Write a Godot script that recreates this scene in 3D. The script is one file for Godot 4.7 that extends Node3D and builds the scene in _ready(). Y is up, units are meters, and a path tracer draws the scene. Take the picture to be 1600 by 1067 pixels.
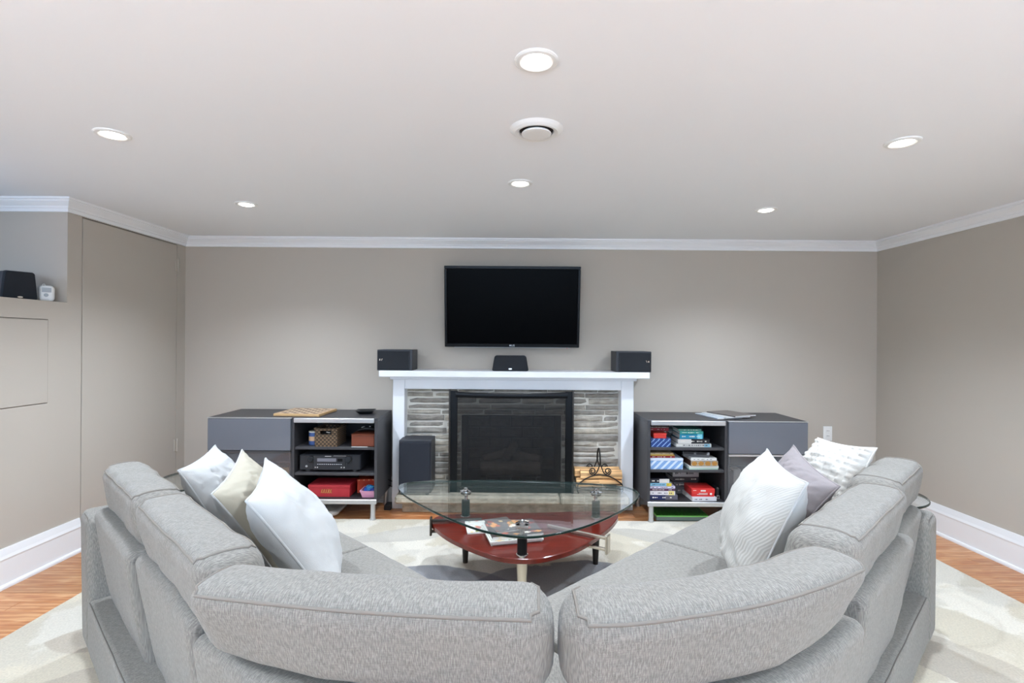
extends Node3D
# Basement living room: curved sectional seen from behind, stone fireplace, television, two media cabinets.
# y up, metres; depth into the room runs along -z.

class MB extends RefCounted:
	var v = PackedVector3Array()
	var n = PackedVector3Array()
	var t = PackedVector2Array()
	var ix = PackedInt32Array()

	func tri(a: Vector3, b: Vector3, c: Vector3, out: Vector3, uvs = null) -> void:
		var nr = (b - a).cross(c - a)
		if nr.length_squared() < 1e-18:
			return
		nr = nr.normalized()
		if nr.dot(out) < 0.0:
			nr = -nr
		else:
			var q = b
			b = c
			c = q
			if uvs != null:
				uvs = [uvs[0], uvs[2], uvs[1]]
		var k = v.size()
		var ps = [a, b, c]
		for i in 3:
			var p: Vector3 = ps[i]
			v.append(p)
			n.append(nr)
			if uvs != null:
				t.append(uvs[i])
			else:
				var m = nr.abs()
				if m.y >= m.x and m.y >= m.z:
					t.append(Vector2(p.x, p.z))
				elif m.x >= m.z:
					t.append(Vector2(p.z, -p.y))
				else:
					t.append(Vector2(p.x, -p.y))
			ix.append(k + i)

	func quad(a: Vector3, b: Vector3, c: Vector3, d: Vector3, out: Vector3, uvs = null) -> void:
		if uvs == null:
			tri(a, b, c, out)
			tri(a, c, d, out)
		else:
			tri(a, b, c, out, [uvs[0], uvs[1], uvs[2]])
			tri(a, c, d, out, [uvs[0], uvs[2], uvs[3]])

	func box(c: Vector3, s: Vector3, bev := 0.002, bs := Basis()) -> void:
		var h = s * 0.5
		var w = minf(bev, minf(h.x, minf(h.y, h.z)) * 0.9)
		var p = func(sg: Vector3, ax: int) -> Vector3:
			var q = Vector3(sg.x * (h.x - w), sg.y * (h.y - w), sg.z * (h.z - w))
			q[ax] = sg[ax] * h[ax]
			return c + bs * q
		for ax in 3:
			var i = (ax + 1) % 3
			var j = (ax + 2) % 3
			for s1 in [-1.0, 1.0]:
				var co = []
				for e in [[-1.0, -1.0], [1.0, -1.0], [1.0, 1.0], [-1.0, 1.0]]:
					var g = Vector3()
					g[ax] = s1
					g[i] = e[0]
					g[j] = e[1]
					co.append(p.call(g, ax))
				var o = Vector3()
				o[ax] = s1
				quad(co[0], co[1], co[2], co[3], bs * o)
			if w > 0.0005:
				for si in [-1.0, 1.0]:
					for sj in [-1.0, 1.0]:
						var g1 = Vector3()
						g1[i] = si
						g1[j] = sj
						g1[ax] = -1.0
						var g2 = g1
						g2[ax] = 1.0
						var o2 = Vector3()
						o2[i] = si
						o2[j] = sj
						quad(p.call(g1, i), p.call(g1, j), p.call(g2, j), p.call(g2, i), bs * o2)
		if w > 0.0005:
			for a in [-1.0, 1.0]:
				for b in [-1.0, 1.0]:
					for d in [-1.0, 1.0]:
						var g = Vector3(a, b, d)
						tri(p.call(g, 0), p.call(g, 1), p.call(g, 2), bs * g)

	# a box given by its lower and upper corners: x range, height range, depth range
	func span(x0: float, x1: float, h0: float, h1: float, d0: float, d1: float, bev := 0.002) -> void:
		box(Vector3((x0 + x1) / 2, (h0 + h1) / 2, -(d0 + d1) / 2), Vector3(absf(x1 - x0), absf(h1 - h0), absf(d1 - d0)), bev)

	func grid(rows: Array, wrap := false, uvs = 1.0, caps := false, flip := 0) -> void:
		var nr = rows.size()
		var nc: int = rows[0].size()
		var k = v.size()
		var cols = nc + (1 if wrap else 0)
		var ctr: Array[Vector3] = []
		var all = Vector3()
		for r in rows:
			var s = Vector3()
			for q in r:
				s += q
			ctr.append(s / nc)
			all += s / nc
		all /= nr
		var sgn = 0.0
		var nn = []
		for i in nr:
			var line = PackedVector3Array()
			for j in nc:
				var i0 = maxi(i - 1, 0)
				var i1 = mini(i + 1, nr - 1)
				var j0 = (j - 1 + nc) % nc if wrap else maxi(j - 1, 0)
				var j1 = (j + 1) % nc if wrap else mini(j + 1, nc - 1)
				var m: Vector3 = (rows[i1][j] - rows[i0][j]).cross(rows[i][j1] - rows[i][j0])
				line.append(m.normalized())
				sgn += m.dot(rows[i][j] - (ctr[i] if wrap else all))
			nn.append(line)
		var f = 1.0 if sgn >= 0.0 else -1.0
		if flip != 0:
			f = float(flip)
		var du = 0.0
		for i in nr:
			if i > 0:
				du += ctr[i].distance_to(ctr[i - 1])
			var dv = 0.0
			for jj in cols:
				var j = jj % nc
				if jj > 0:
					dv += rows[i][j].distance_to(rows[i][(jj - 1) % nc])
				v.append(rows[i][j])
				n.append(nn[i][j] * f)
				t.append(Vector2(du, dv) * uvs)
		for i in nr - 1:
			for j in cols - 1:
				var a = k + i * cols + j
				var b = a + 1
				var c = a + cols
				var d = c + 1
				if f > 0.0:
					ix.append_array([a, b, c, b, d, c])
				else:
					ix.append_array([a, c, b, b, c, d])
		if caps:
			for e in 2:
				var r = rows[0] if e == 0 else rows[nr - 1]
				var cc = ctr[0] if e == 0 else ctr[nr - 1]
				var o = (ctr[0] - ctr[1]) if e == 0 else (ctr[nr - 1] - ctr[nr - 2])
				if o.length_squared() < 1e-14:
					o = cc - all
				for j in nc:
					tri(cc, r[j], r[(j + 1) % nc], o)

	func tube(pts: Array, r: float, seg := 8, closed := false, r1 := -1.0) -> void:
		var rows = []
		var m = pts.size()
		var up = Vector3.UP
		var last = Vector3()
		for i in (m + 1 if closed else m):
			var p: Vector3 = pts[i % m]
			var a: Vector3 = pts[(i - 1 + m) % m] if closed else pts[maxi(i - 1, 0)]
			var b: Vector3 = pts[(i + 1) % m] if closed else pts[mini(i + 1, m - 1)]
			var d = (b - a).normalized()
			var s: Vector3
			if last == Vector3():
				s = d.cross(up)
				if s.length() < 0.05:
					s = d.cross(Vector3.RIGHT)
			else:
				s = last - d * last.dot(d)
			s = s.normalized()
			last = s
			var u = s.cross(d)
			var ring = PackedVector3Array()
			var rr = r if r1 < 0.0 else lerpf(r, r1, float(i) / (m - 1))
			for k in seg:
				var g = TAU * k / seg
				ring.append(p + s * cos(g) * rr + u * sin(g) * rr)
			rows.append(ring)
		grid(rows, true, 1.0, not closed)

	# profile: Vector2(radius, height) from one end to the other, turned about the y axis through c
	func lathe(c: Vector3, prof: Array, seg := 24, bs := Basis(), caps := true) -> void:
		var rows = []
		for q in prof:
			var ring = PackedVector3Array()
			for k in seg:
				var g = TAU * k / seg
				ring.append(c + bs * Vector3(cos(g) * maxf(q.x, 0.0001), q.y, sin(g) * maxf(q.x, 0.0001)))
			rows.append(ring)
		# each band of the profile gets its own normals, so that steps stay crisp
		for i in rows.size() - 1:
			var out = 0
			var a: Vector2 = prof[i]
			var b: Vector2 = prof[i + 1]
			if absf(a.x - b.x) < 0.0002 and absf(a.y - b.y) < 0.0002:
				continue
			for k in seg:
				var k2 = (k + 1) % seg
				var mid: Vector3 = (rows[i][k] + rows[i + 1][k2]) / 2
				var e = Vector2(a.y - b.y, b.x - a.x).normalized()
				var g = TAU * (k + 0.5) / seg
				var o = bs * Vector3(cos(g) * e.x, e.y, sin(g) * e.x)
				var side = signf((prof[prof.size() - 1].y - prof[0].y))
				if side == 0.0:
					side = 1.0
				o *= -side
				quad(rows[i][k], rows[i][k2], rows[i + 1][k2], rows[i + 1][k], o)
		if caps:
			var l: int = rows.size() - 1
			var up = bs * Vector3.UP * signf(prof[l].y - prof[0].y)
			for k in seg:
				var k2 = (k + 1) % seg
				tri(c + bs * Vector3(0, prof[0].y, 0), rows[0][k], rows[0][k2], -up)
				tri(c + bs * Vector3(0, prof[l].y, 0), rows[l][k], rows[l][k2], up)

	# poly: Vector2(x, depth); smooth walls when the outline is a curve
	func prism(poly: PackedVector2Array, h0: float, h1: float, bev := 0.0, top := true, side := true) -> void:
		var idx = Geometry2D.triangulate_polygon(poly)
		var cen = Vector2()
		for q in poly:
			cen += q
		cen /= poly.size()
		var ins = PackedVector2Array()
		for i in poly.size():
			var a = poly[(i - 1 + poly.size()) % poly.size()]
			var b = poly[(i + 1) % poly.size()]
			var nn = (b - a).orthogonal().normalized()
			if nn.dot(poly[i] - cen) < 0.0:
				nn = -nn
			ins.append(poly[i] - nn * bev)
		if top:
			for i in range(0, idx.size(), 3):
				for e in [[h1, 1.0], [h0, -1.0]]:
					var pp = []
					for q in 3:
						var z = ins[idx[i + q]]
						pp.append(Vector3(z.x, e[0], -z.y))
					tri(pp[0], pp[1], pp[2], Vector3(0, e[1], 0))
		if side:
			for lvl in [[ins, h0, poly, h0 + bev], [poly, h0 + bev, poly, h1 - bev], [poly, h1 - bev, ins, h1]]:
				if absf(lvl[3] - lvl[1]) < 1e-6:
					continue
				var r0 = PackedVector3Array()
				var r1 = PackedVector3Array()
				for i in poly.size():
					r0.append(Vector3(lvl[0][i].x, lvl[1], -lvl[0][i].y))
					r1.append(Vector3(lvl[2][i].x, lvl[3], -lvl[2][i].y))
				grid([r0, r1], true)

	func mesh(off := Vector3()) -> ArrayMesh:
		var a = []
		a.resize(Mesh.ARRAY_MAX)
		var w = v.duplicate()
		if off != Vector3():
			for i in w.size():
				w[i] -= off
		a[Mesh.ARRAY_VERTEX] = w
		a[Mesh.ARRAY_NORMAL] = n
		a[Mesh.ARRAY_TEX_UV] = t
		a[Mesh.ARRAY_INDEX] = ix
		var m = ArrayMesh.new()
		m.add_surface_from_arrays(Mesh.PRIMITIVE_TRIANGLES, a)
		return m

var M := {}
var rng := RandomNumberGenerator.new()
var taken := {}

func V(x: float, h: float, d: float) -> Vector3:
	return Vector3(x, h, -d)

func numbered(called: String) -> String:
	var k: int = taken.get(called, 0)
	taken[called] = k + 1
	return called if k == 0 else "%s_%03d" % [called, k]

func tag(o: Node, label := "", category := "", group := "", kind := "") -> void:
	for e in [["label", label], ["category", category], ["group", group], ["kind", kind]]:
		if e[1]:
			o.set_meta(e[0], e[1])

func thing(called: String, label: String, category: String, at := Vector3(), turn := 0.0, group := "") -> Node3D:
	var o = Node3D.new()
	o.name = numbered(called)
	add_child(o)
	o.position = at
	o.rotation.y = turn
	tag(o, label, category, group)
	return o

func place_of(n: Node) -> Vector3:
	var s = Vector3()
	while n != self and n is Node3D:
		s += n.position
		n = n.get_parent()
	return s

# one mesh under parent; world: the shape was given in room coordinates (the parents are not turned)
func part(called: String, mb: MB, mat: Material, parent: Node, world := true) -> MeshInstance3D:
	var o = MeshInstance3D.new()
	o.name = called if parent != self else numbered(called)
	parent.add_child(o, true)
	o.mesh = mb.mesh(place_of(parent) if world and parent != self else Vector3())
	o.material_override = mat
	return o

func struct(called: String, mb: MB, mat: Material, label := "") -> MeshInstance3D:
	var o = part(called, mb, mat, self)
	tag(o, label, "", "", "structure")
	return o

func mat(c: Color, rough := 0.6, metal := 0.0) -> StandardMaterial3D:
	var m = StandardMaterial3D.new()
	m.albedo_color = c
	m.roughness = rough
	m.metallic = metal
	return m

func rgb(r: float, g: float, b: float) -> Color:
	return Color(r / 255.0, g / 255.0, b / 255.0)

func noise(freq: float, sd: int, oct := 3, type := FastNoiseLite.TYPE_SIMPLEX) -> FastNoiseLite:
	var f = FastNoiseLite.new()
	f.seed = sd
	f.frequency = freq
	f.noise_type = type
	f.fractal_octaves = oct
	return f

func tex(im: Image) -> ImageTexture:
	return ImageTexture.create_from_image(im)

func painted(w: int, h: int, f: Callable) -> Image:
	var im = Image.create_empty(w, h, false, Image.FORMAT_RGB8)
	for y in h:
		for x in w:
			im.set_pixel(x, y, f.call(x, y))
	return im

func make_materials() -> void:
	M.wall = mat(rgb(187, 178, 166), 0.85)
	M.ceiling = mat(rgb(238, 240, 242), 0.9)
	M.trim = mat(rgb(238, 238, 238), 0.45)
	M.white_satin = mat(rgb(236, 237, 240), 0.4)
	M.plastic_white = mat(rgb(235, 235, 232), 0.35)
	M.lens_grey = mat(rgb(170, 175, 178), 0.3)
	M.silver = mat(rgb(205, 207, 210), 0.35, 0.85)
	M.chrome = mat(rgb(225, 225, 225), 0.12, 1.0)
	M.dark_metal = mat(rgb(70, 66, 62), 0.3, 0.8)
	M.nickel = mat(rgb(190, 182, 168), 0.3, 0.85)
	M.iron = mat(rgb(28, 25, 24), 0.5, 0.4)
	M.black = mat(rgb(22, 23, 26), 0.45)
	M.black_gloss = mat(rgb(16, 17, 19), 0.32)
	M.black_gloss.metallic_specular = 0.3
	M.grille = mat(rgb(30, 33, 38), 0.9)
	M.speaker_box = mat(rgb(52, 54, 60), 0.5)
	M.sub_grille = mat(rgb(28, 32, 42), 0.85)
	M.cab = mat(rgb(62, 61, 64), 0.45)
	M.cab_dark = mat(rgb(44, 42, 44), 0.55)
	M.gloss_grey = mat(rgb(104, 107, 115), 0.08)
	M.paper = mat(rgb(232, 230, 226), 0.8)
	M.screen = mat(rgb(4, 4, 5), 0.3)
	M.screen.metallic_specular = 0.12
	M.soot = mat(rgb(36, 33, 33), 0.9)
	M.cable = mat(rgb(18, 18, 20), 0.5)
	M.tan = mat(rgb(196, 160, 112), 0.7)
	M.brown_box = mat(rgb(118, 58, 36), 0.5)
	# glass
	var g = mat(Color(0.62, 0.80, 0.74, 0.015), 0.02)
	g.transparency = BaseMaterial3D.TRANSPARENCY_ALPHA
	M.glass = g
	var g2 = mat(Color(0.42, 0.43, 0.46, 0.30), 0.05)
	g2.transparency = BaseMaterial3D.TRANSPARENCY_ALPHA
	M.smoked = g2
	M.glass_edge = mat(rgb(20, 40, 36), 0.08)
	var sc = mat(Color(0.03, 0.03, 0.035, 0.52), 0.6)
	sc.transparency = BaseMaterial3D.TRANSPARENCY_ALPHA
	M.mesh_screen = sc
	# sofa cloth: heather grey with drawn-out threads
	var th = noise(0.22, 3, 2).get_seamless_image(512, 80)
	th.resize(512, 512, Image.INTERPOLATE_CUBIC)
	var th2 = noise(0.22, 9, 2).get_seamless_image(60, 512)
	th2.resize(512, 512, Image.INTERPOLATE_CUBIC)
	var fine = noise(0.35, 5, 2).get_seamless_image(512, 512)
	var hgt = Image.create_empty(512, 512, false, Image.FORMAT_RGB8)
	var cl = painted(512, 512, func(x, y):
		var a = th.get_pixel(x, y).r - 0.5
		var b = th2.get_pixel(x, y).r - 0.5
		var c = fine.get_pixel(x, y).r - 0.5
		var e = 0.505 + 0.17 * a + 0.06 * b + 0.09 * c
		var q = clampf(0.5 + 0.5 * a + 0.5 * c + 0.2 * sin(y * PI / 2.0), 0, 1)
		hgt.set_pixel(x, y, Color(q, q, q))
		return Color(e * 1.0, e * 0.972, e * 0.918))
	hgt.convert(Image.FORMAT_RGBA8)
	hgt.bump_map_to_normal_map(1.6)
	var sofa = mat(Color.WHITE, 0.95)
	sofa.albedo_texture = tex(cl)
	sofa.normal_enabled = true
	sofa.normal_texture = tex(hgt)
	sofa.normal_scale = 0.45
	sofa.uv1_scale = Vector3(2.6, 2.6, 1)
	sofa.rim_enabled = true
	sofa.rim = 0.25
	M.sofa = sofa
	M.piping = mat(rgb(124, 118, 110), 0.95)
	M.seam = mat(rgb(106, 101, 95), 0.95)
	# cushions
	var lin = noise(0.3, 21, 2).get_seamless_image(256, 256)
	lin.convert(Image.FORMAT_RGBA8)
	lin.bump_map_to_normal_map(1.2)
	for e in [["pillow_white", rgb(184, 184, 182)], ["pillow_cream", rgb(202, 198, 190)], ["pillow_taupe", rgb(172, 165, 148)], ["pillow_grey", rgb(138, 130, 130)]]:
		var m = mat(e[1], 0.95)
		m.normal_enabled = true
		m.normal_texture = tex(lin)
		m.normal_scale = 0.5
		m.uv1_scale = Vector3(4, 4, 1)
		m.rim_enabled = true
		m.rim = 0.3
		M[e[0]] = m
	# corded cotton
	var cd = painted(128, 128, func(x, y):
		var q: float = 0.5 + 0.5 * sin((x + 2 * y) * TAU / 16.0)
		return Color(q, q, q))
	cd.convert(Image.FORMAT_RGBA8)
	cd.bump_map_to_normal_map(2.0)
	M.pillow_cord = mat(rgb(188, 185, 178), 0.95)
	M.pillow_cord.normal_enabled = true
	M.pillow_cord.normal_texture = tex(cd)
	M.pillow_cord.normal_scale = 0.22
	M.pillow_cord.uv1_scale = Vector3(6, 6, 1)
	# floor boards
	var gr = noise(0.03, 31, 4).get_seamless_image(64, 256)
	gr.resize(512, 256, Image.INTERPOLATE_CUBIC)
	var gr2 = noise(0.012, 33, 2).get_seamless_image(256, 256)
	var wood = painted(512, 256, func(x, y):
		var a = gr.get_pixel(x, y).r - 0.5
		var b = gr2.get_pixel(x % 256, y).r - 0.5
		var ring = sin(y * TAU * 7.0 / 256.0 + 5.0 * b + 3.0 * a)
		var e = 0.60 * a + 0.25 * b + 0.07 * ring
		return Color(clampf(0.77 + 0.30 * e, 0, 1), clampf(0.55 + 0.42 * e, 0, 1), clampf(0.37 + 0.42 * e, 0, 1)))
	var wt = tex(wood)
	for k in 4:
		var m = mat([rgb(255, 250, 245), rgb(240, 232, 226), rgb(255, 240, 228), rgb(230, 226, 222)][k], 0.32)
		m.albedo_texture = wt
		m.uv1_scale = Vector3(0.9, 4.5, 1)
		m.uv1_offset = Vector3(0.37 * k, 0.23 * k, 0)
		M["wood%d" % k] = m
	# stones
	for k in 4:
		var nz = noise(0.018, 50 + k, 4).get_seamless_image(256, 256)
		var fn = noise(0.2, 70 + k, 2).get_seamless_image(256, 256)
		var base: Color = [rgb(166, 158, 146), rgb(150, 144, 135), rgb(176, 167, 152), rgb(140, 133, 124)][k]
		var im = painted(256, 256, func(x, y):
			var e = 1.0 + 0.30 * (nz.get_pixel(x, y).r - 0.5) + 0.16 * (fn.get_pixel(x, y).r - 0.5)
			return Color(clampf(base.r * e, 0, 1), clampf(base.g * e, 0, 1), clampf(base.b * e, 0, 1)))
		var m = mat(Color.WHITE, 0.9)
		m.albedo_texture = tex(im)
		m.uv1_triplanar = true
		m.uv1_scale = Vector3(2.0, 3.5, 2.0)
		m.uv1_offset = Vector3(0.3 * k, 0.1, 0.2)
		var bp: Image = nz.duplicate()
		bp.convert(Image.FORMAT_RGBA8)
		bp.bump_map_to_normal_map(3.0)
		m.normal_enabled = true
		m.normal_texture = tex(bp)
		M["stone%d" % k] = m
	M.mortar = mat(rgb(214, 210, 200), 0.95)
	var hs: StandardMaterial3D = M.stone2.duplicate()
	hs.albedo_color = rgb(255, 255, 250)
	M.hearth = hs
	var ls: StandardMaterial3D = M.stone3.duplicate()
	ls.albedo_color = rgb(190, 176, 170)
	M.log_dark = ls
	# cherry wood, walnut and split firewood share the board grain
	M.cherry = mat(rgb(104, 28, 13), 0.14)
	M.cherry.albedo_texture = tex(painted(256, 128, func(x, y):
		var e: float = 1.0 + 0.16 * (gr.get_pixel(x * 2, y).r - 0.5)
		return Color(clampf(0.92 * e, 0, 1), clampf(0.86 * e, 0, 1), clampf(0.84 * e, 0, 1))))
	M.cherry.uv1_scale = Vector3(1.2, 4, 1)
	M.cherry.clearcoat_enabled = true
	M.cherry.clearcoat = 0.3
	M.split_wood = mat(rgb(255, 235, 205), 0.85)
	M.split_wood.albedo_texture = tex(painted(128, 128, func(x, y):
		var e: float = 1.0 + 0.55 * (gr.get_pixel(x, y).r - 0.5)
		return Color(clampf(0.86 * e, 0, 1), clampf(0.74 * e, 0, 1), clampf(0.60 * e, 0, 1))))
	M.split_wood.uv1_scale = Vector3(2, 9, 1)
	# rug: cream pile with pale brush marks and slate leaves
	var n1 = noise(0.006, 101, 4)
	n1.domain_warp_enabled = true
	n1.domain_warp_amplitude = 60.0
	n1.domain_warp_frequency = 0.006
	var n2 = noise(0.004, 105, 3)
	n2.domain_warp_enabled = true
	n2.domain_warp_amplitude = 90.0
	n2.domain_warp_frequency = 0.004
	var i1 = n1.get_image(1165, 800)
	var i2 = n2.get_image(1165, 800)
	var i3 = noise(0.4, 109, 2).get_image(1165, 800)
	# one texel is 4 mm; leaves: centre x, depth, half length, half width, turn
	var leaves = [[0.25, 2.72, 0.55, 0.20, 0.25], [-0.28, 2.70, 0.40, 0.13, -0.35], [0.62, 2.62, 0.45, 0.05, 0.9], [-1.55, 1.75, 0.42, 0.22, 0.9], [-1.75, 2.15, 0.20, 0.12, 0.2], [1.78, 2.05, 0.35, 0.16, -0.7], [-0.60, 3.35, 0.5, 0.12, 0.3], [0.95, 3.30, 0.4, 0.10, -0.4]]
	var rug = painted(1165, 800, func(x, y):
		var a = i1.get_pixel(x, y).r
		var b = i2.get_pixel(x, y).r
		var c = i3.get_pixel(x, y).r - 0.5
		var col = Color(0.80, 0.765, 0.69)
		col = col.lerp(Color(0.87, 0.845, 0.79), smoothstep(0.48, 0.62, a))
		col = col.lerp(Color(0.70, 0.685, 0.65), smoothstep(0.58, 0.70, b) * 0.35)
		var px: float = -2.14 + x * 0.004
		var pd: float = 3.60 - y * 0.004
		for k in leaves.size():
			var l: Array = leaves[k]
			var q = Vector2(px - l[0], pd - l[1]).rotated(-l[4])
			var u: float = q.x / l[2]
			if absf(u) < 1.0:
				var w: float = l[3] * (1.0 - u * u) * (1.0 + 0.5 * (a - 0.5))
				var e = smoothstep(0.0, 0.012, w - absf(q.y))
				if e > 0.0:
					var tint = Color(0.47, 0.475, 0.495) if k < 3 else (Color(0.70, 0.66, 0.60) if k < 6 else Color(0.74, 0.72, 0.68))
					col = col.lerp(tint, e * (0.72 + 0.4 * (b - 0.4)))
		var e2: float = 1.0 + 0.12 * c
		return Color(clampf(col.r * e2, 0, 1), clampf(col.g * e2, 0, 1), clampf(col.b * e2, 0, 1)))
	M.rug = mat(Color.WHITE, 1.0)
	M.rug.albedo_texture = tex(rug)
	i3.convert(Image.FORMAT_RGBA8)
	# woven basket
	var wv = painted(128, 128, func(x, y):
		var row: int = y / 8
		var e = 0.5 + 0.5 * sin((x + (8 if row % 2 else 0)) * TAU / 16.0)
		var k: float = (0.5 + 0.5 * e) * (0.5 + 0.5 * sin((y % 8) * PI / 8.0)) * (0.85 + 0.3 * fine.get_pixel(x * 2, y * 2).r)
		return Color(clampf(0.56 * k, 0, 1), clampf(0.45 * k, 0, 1), clampf(0.34 * k, 0, 1)))
	M.wicker = mat(Color.WHITE, 0.85)
	M.wicker.albedo_texture = tex(wv)
	M.wicker.uv1_scale = Vector3(4.5, 4.5, 1)
	# printed boxes and covers
	M.navy_stripe = striped(rgb(28, 62, 128), rgb(150, 180, 220), 0.22, 14.0)
	M.sky_stripe = striped(rgb(128, 164, 212), rgb(208, 222, 240), 0.40, 10.0)
	for k in 3:
		var sd = 200 + k * 7
		var r = RandomNumberGenerator.new()
		r.seed = sd
		var blobs = []
		for i in 16:
			blobs.append([r.randf(), r.randf(), 0.04 + 0.13 * r.randf(), [rgb(196, 84, 48), rgb(230, 196, 140), rgb(150, 50, 36), rgb(236, 230, 214), rgb(112, 120, 60), rgb(222, 150, 70)][r.randi() % 6]])
		var ground: Color = [rgb(96, 88, 84), rgb(70, 60, 58), rgb(222, 224, 214)][k]
		M["cover%d" % k] = mat(Color.WHITE, 0.35)
		M["cover%d" % k].albedo_texture = tex(painted(96, 128, func(x, y):
			var c = ground
			for b in blobs:
				var d = Vector2(x / 96.0 - b[0], (y / 128.0 - b[1]) * 1.3).length()
				c = c.lerp(b[3], 1.0 - smoothstep(b[2] * 0.8, b[2], d + 0.02 * sin(x * 0.7 + y * 0.5)))
			return c))
	M.mosaic = mat(Color.WHITE, 0.5)
	M.mosaic.albedo_texture = tex(painted(192, 40, func(x, y):
		var u: float = fmod(x / 48.0, 1.0) - 0.5
		var w: float = y / 40.0 - 0.5
		var d = Vector2(u, w).length()
		var sp = sin(d * 34.0 + atan2(w, u) * 3.0)
		var c = rgb(60, 34, 22) if sp < -0.2 else rgb(226, 160, 66)
		if d > 0.42:
			c = rgb(230, 222, 205) if fmod(x + y, 9.0) < 4.0 else rgb(82, 62, 52)
		return c))
	M.zebra = mat(Color.WHITE, 0.5)
	M.zebra.albedo_texture = tex(painted(128, 64, func(x, y):
		var s = sin(x * 0.16 + 2.0 * sin(y * 0.12) + y * 0.1)
		return rgb(40, 40, 44) if s > 0.1 else rgb(150, 150, 154)))
	M.butterfly = mat(Color.WHITE, 0.3)
	var bn = noise(0.03, 77, 2)
	M.butterfly.albedo_texture = tex(painted(160, 112, func(x, y):
		var e = absf(bn.get_noise_2d(x * 1.0, y * 2.2))
		var g0 = 0.36 + 0.25 * bn.get_noise_2d(x * 3.0 + 400.0, y * 3.0)
		var c = Color(g0 * 0.30, g0 * 1.05, g0 * 0.16)
		return c.lerp(Color(0.55, 0.78, 0.42), 1.0 - smoothstep(0.0, 0.05, e))))
	M.checker = mat(Color.WHITE, 0.4)
	M.checker.albedo_texture = tex(painted(128, 128, func(x, y):
		var b = x < 8 or y < 8 or x > 119 or y > 119
		if b:
			return rgb(205, 170, 132)
		return rgb(112, 78, 58) if ((x - 8) / 14 + (y - 8) / 14) % 2 == 0 else rgb(226, 200, 166)))

func striped(a: Color, b: Color, share: float, per: float) -> StandardMaterial3D:
	var m = mat(Color.WHITE, 0.55)
	m.albedo_texture = tex(painted(64, 64, func(x, y): return b if fmod((x + y) / 64.0 * 2.0, 1.0) < share else a))
	m.uv1_scale = Vector3(per, per, 1)
	return m

func _ready() -> void:
	rng.seed = 7
	# --- camera
	var cam = Camera3D.new()
	cam.name = "camera"
	cam.position = Vector3(0, 1.28, 0)
	cam.rotation_degrees = Vector3(0, 0, 0.43)
	cam.fov = 67.93
	cam.near = 0.05
	add_child(cam)
	cam.current = true
	# --- sky and exposure
	var we = WorldEnvironment.new()
	we.name = "environment"
	var env = Environment.new()
	env.background_mode = Environment.BG_SKY
	var sm = ProceduralSkyMaterial.new()
	sm.sky_top_color = Color(0.62, 0.76, 0.95)
	sm.sky_horizon_color = Color(0.88, 0.93, 1.0)
	sm.ground_bottom_color = Color(0.45, 0.45, 0.42)
	sm.ground_horizon_color = Color(0.75, 0.78, 0.80)
	var sky = Sky.new()
	sky.sky_material = sm
	env.sky = sky
	env.background_energy_multiplier = 1.0
	env.tonemap_mode = Environment.TONE_MAPPER_LINEAR
	env.tonemap_exposure = 1.40
	env.sdfgi_enabled = true
	env.ssao_enabled = true
	env.ssil_enabled = true
	we.environment = env
	add_child(we)
	# --- cool area lights at unseen windows behind the camera and in the alcove
	daylight("unseen_window_daylight", V(0.1, 1.35, -2.93), Vector2(3.6, 1.1), Vector3(0, 0.3, -1), 8.0, Color(0.73, 0.86, 1.0))
	daylight("unseen_alcove_daylight", V(-3.27, 1.78, 2.0), Vector2(0.8, 0.36), Vector3(1, 0, 0), 0.35, Color(0.72, 0.84, 1.0))
	make_materials()
	room()
	fireplace()
	television()
	sofa()
	coffee_table()
	rug_and_tables()
	cabinets()
	speakers()
	pillows()
	left_shelf_things()
	right_shelf_things()
	hearth_things()

func daylight(called: String, at: Vector3, size: Vector2, towards: Vector3, energy: float, c: Color) -> void:
	var l = AreaLight3D.new()
	l.name = called
	l.area_size = size
	l.light_color = c
	l.light_energy = energy
	l.area_range = 14.0
	l.area_attenuation = 2.0
	l.shadow_enabled = true
	add_child(l)
	l.look_at_from_position(at, at + towards, Vector3.UP)

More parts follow.
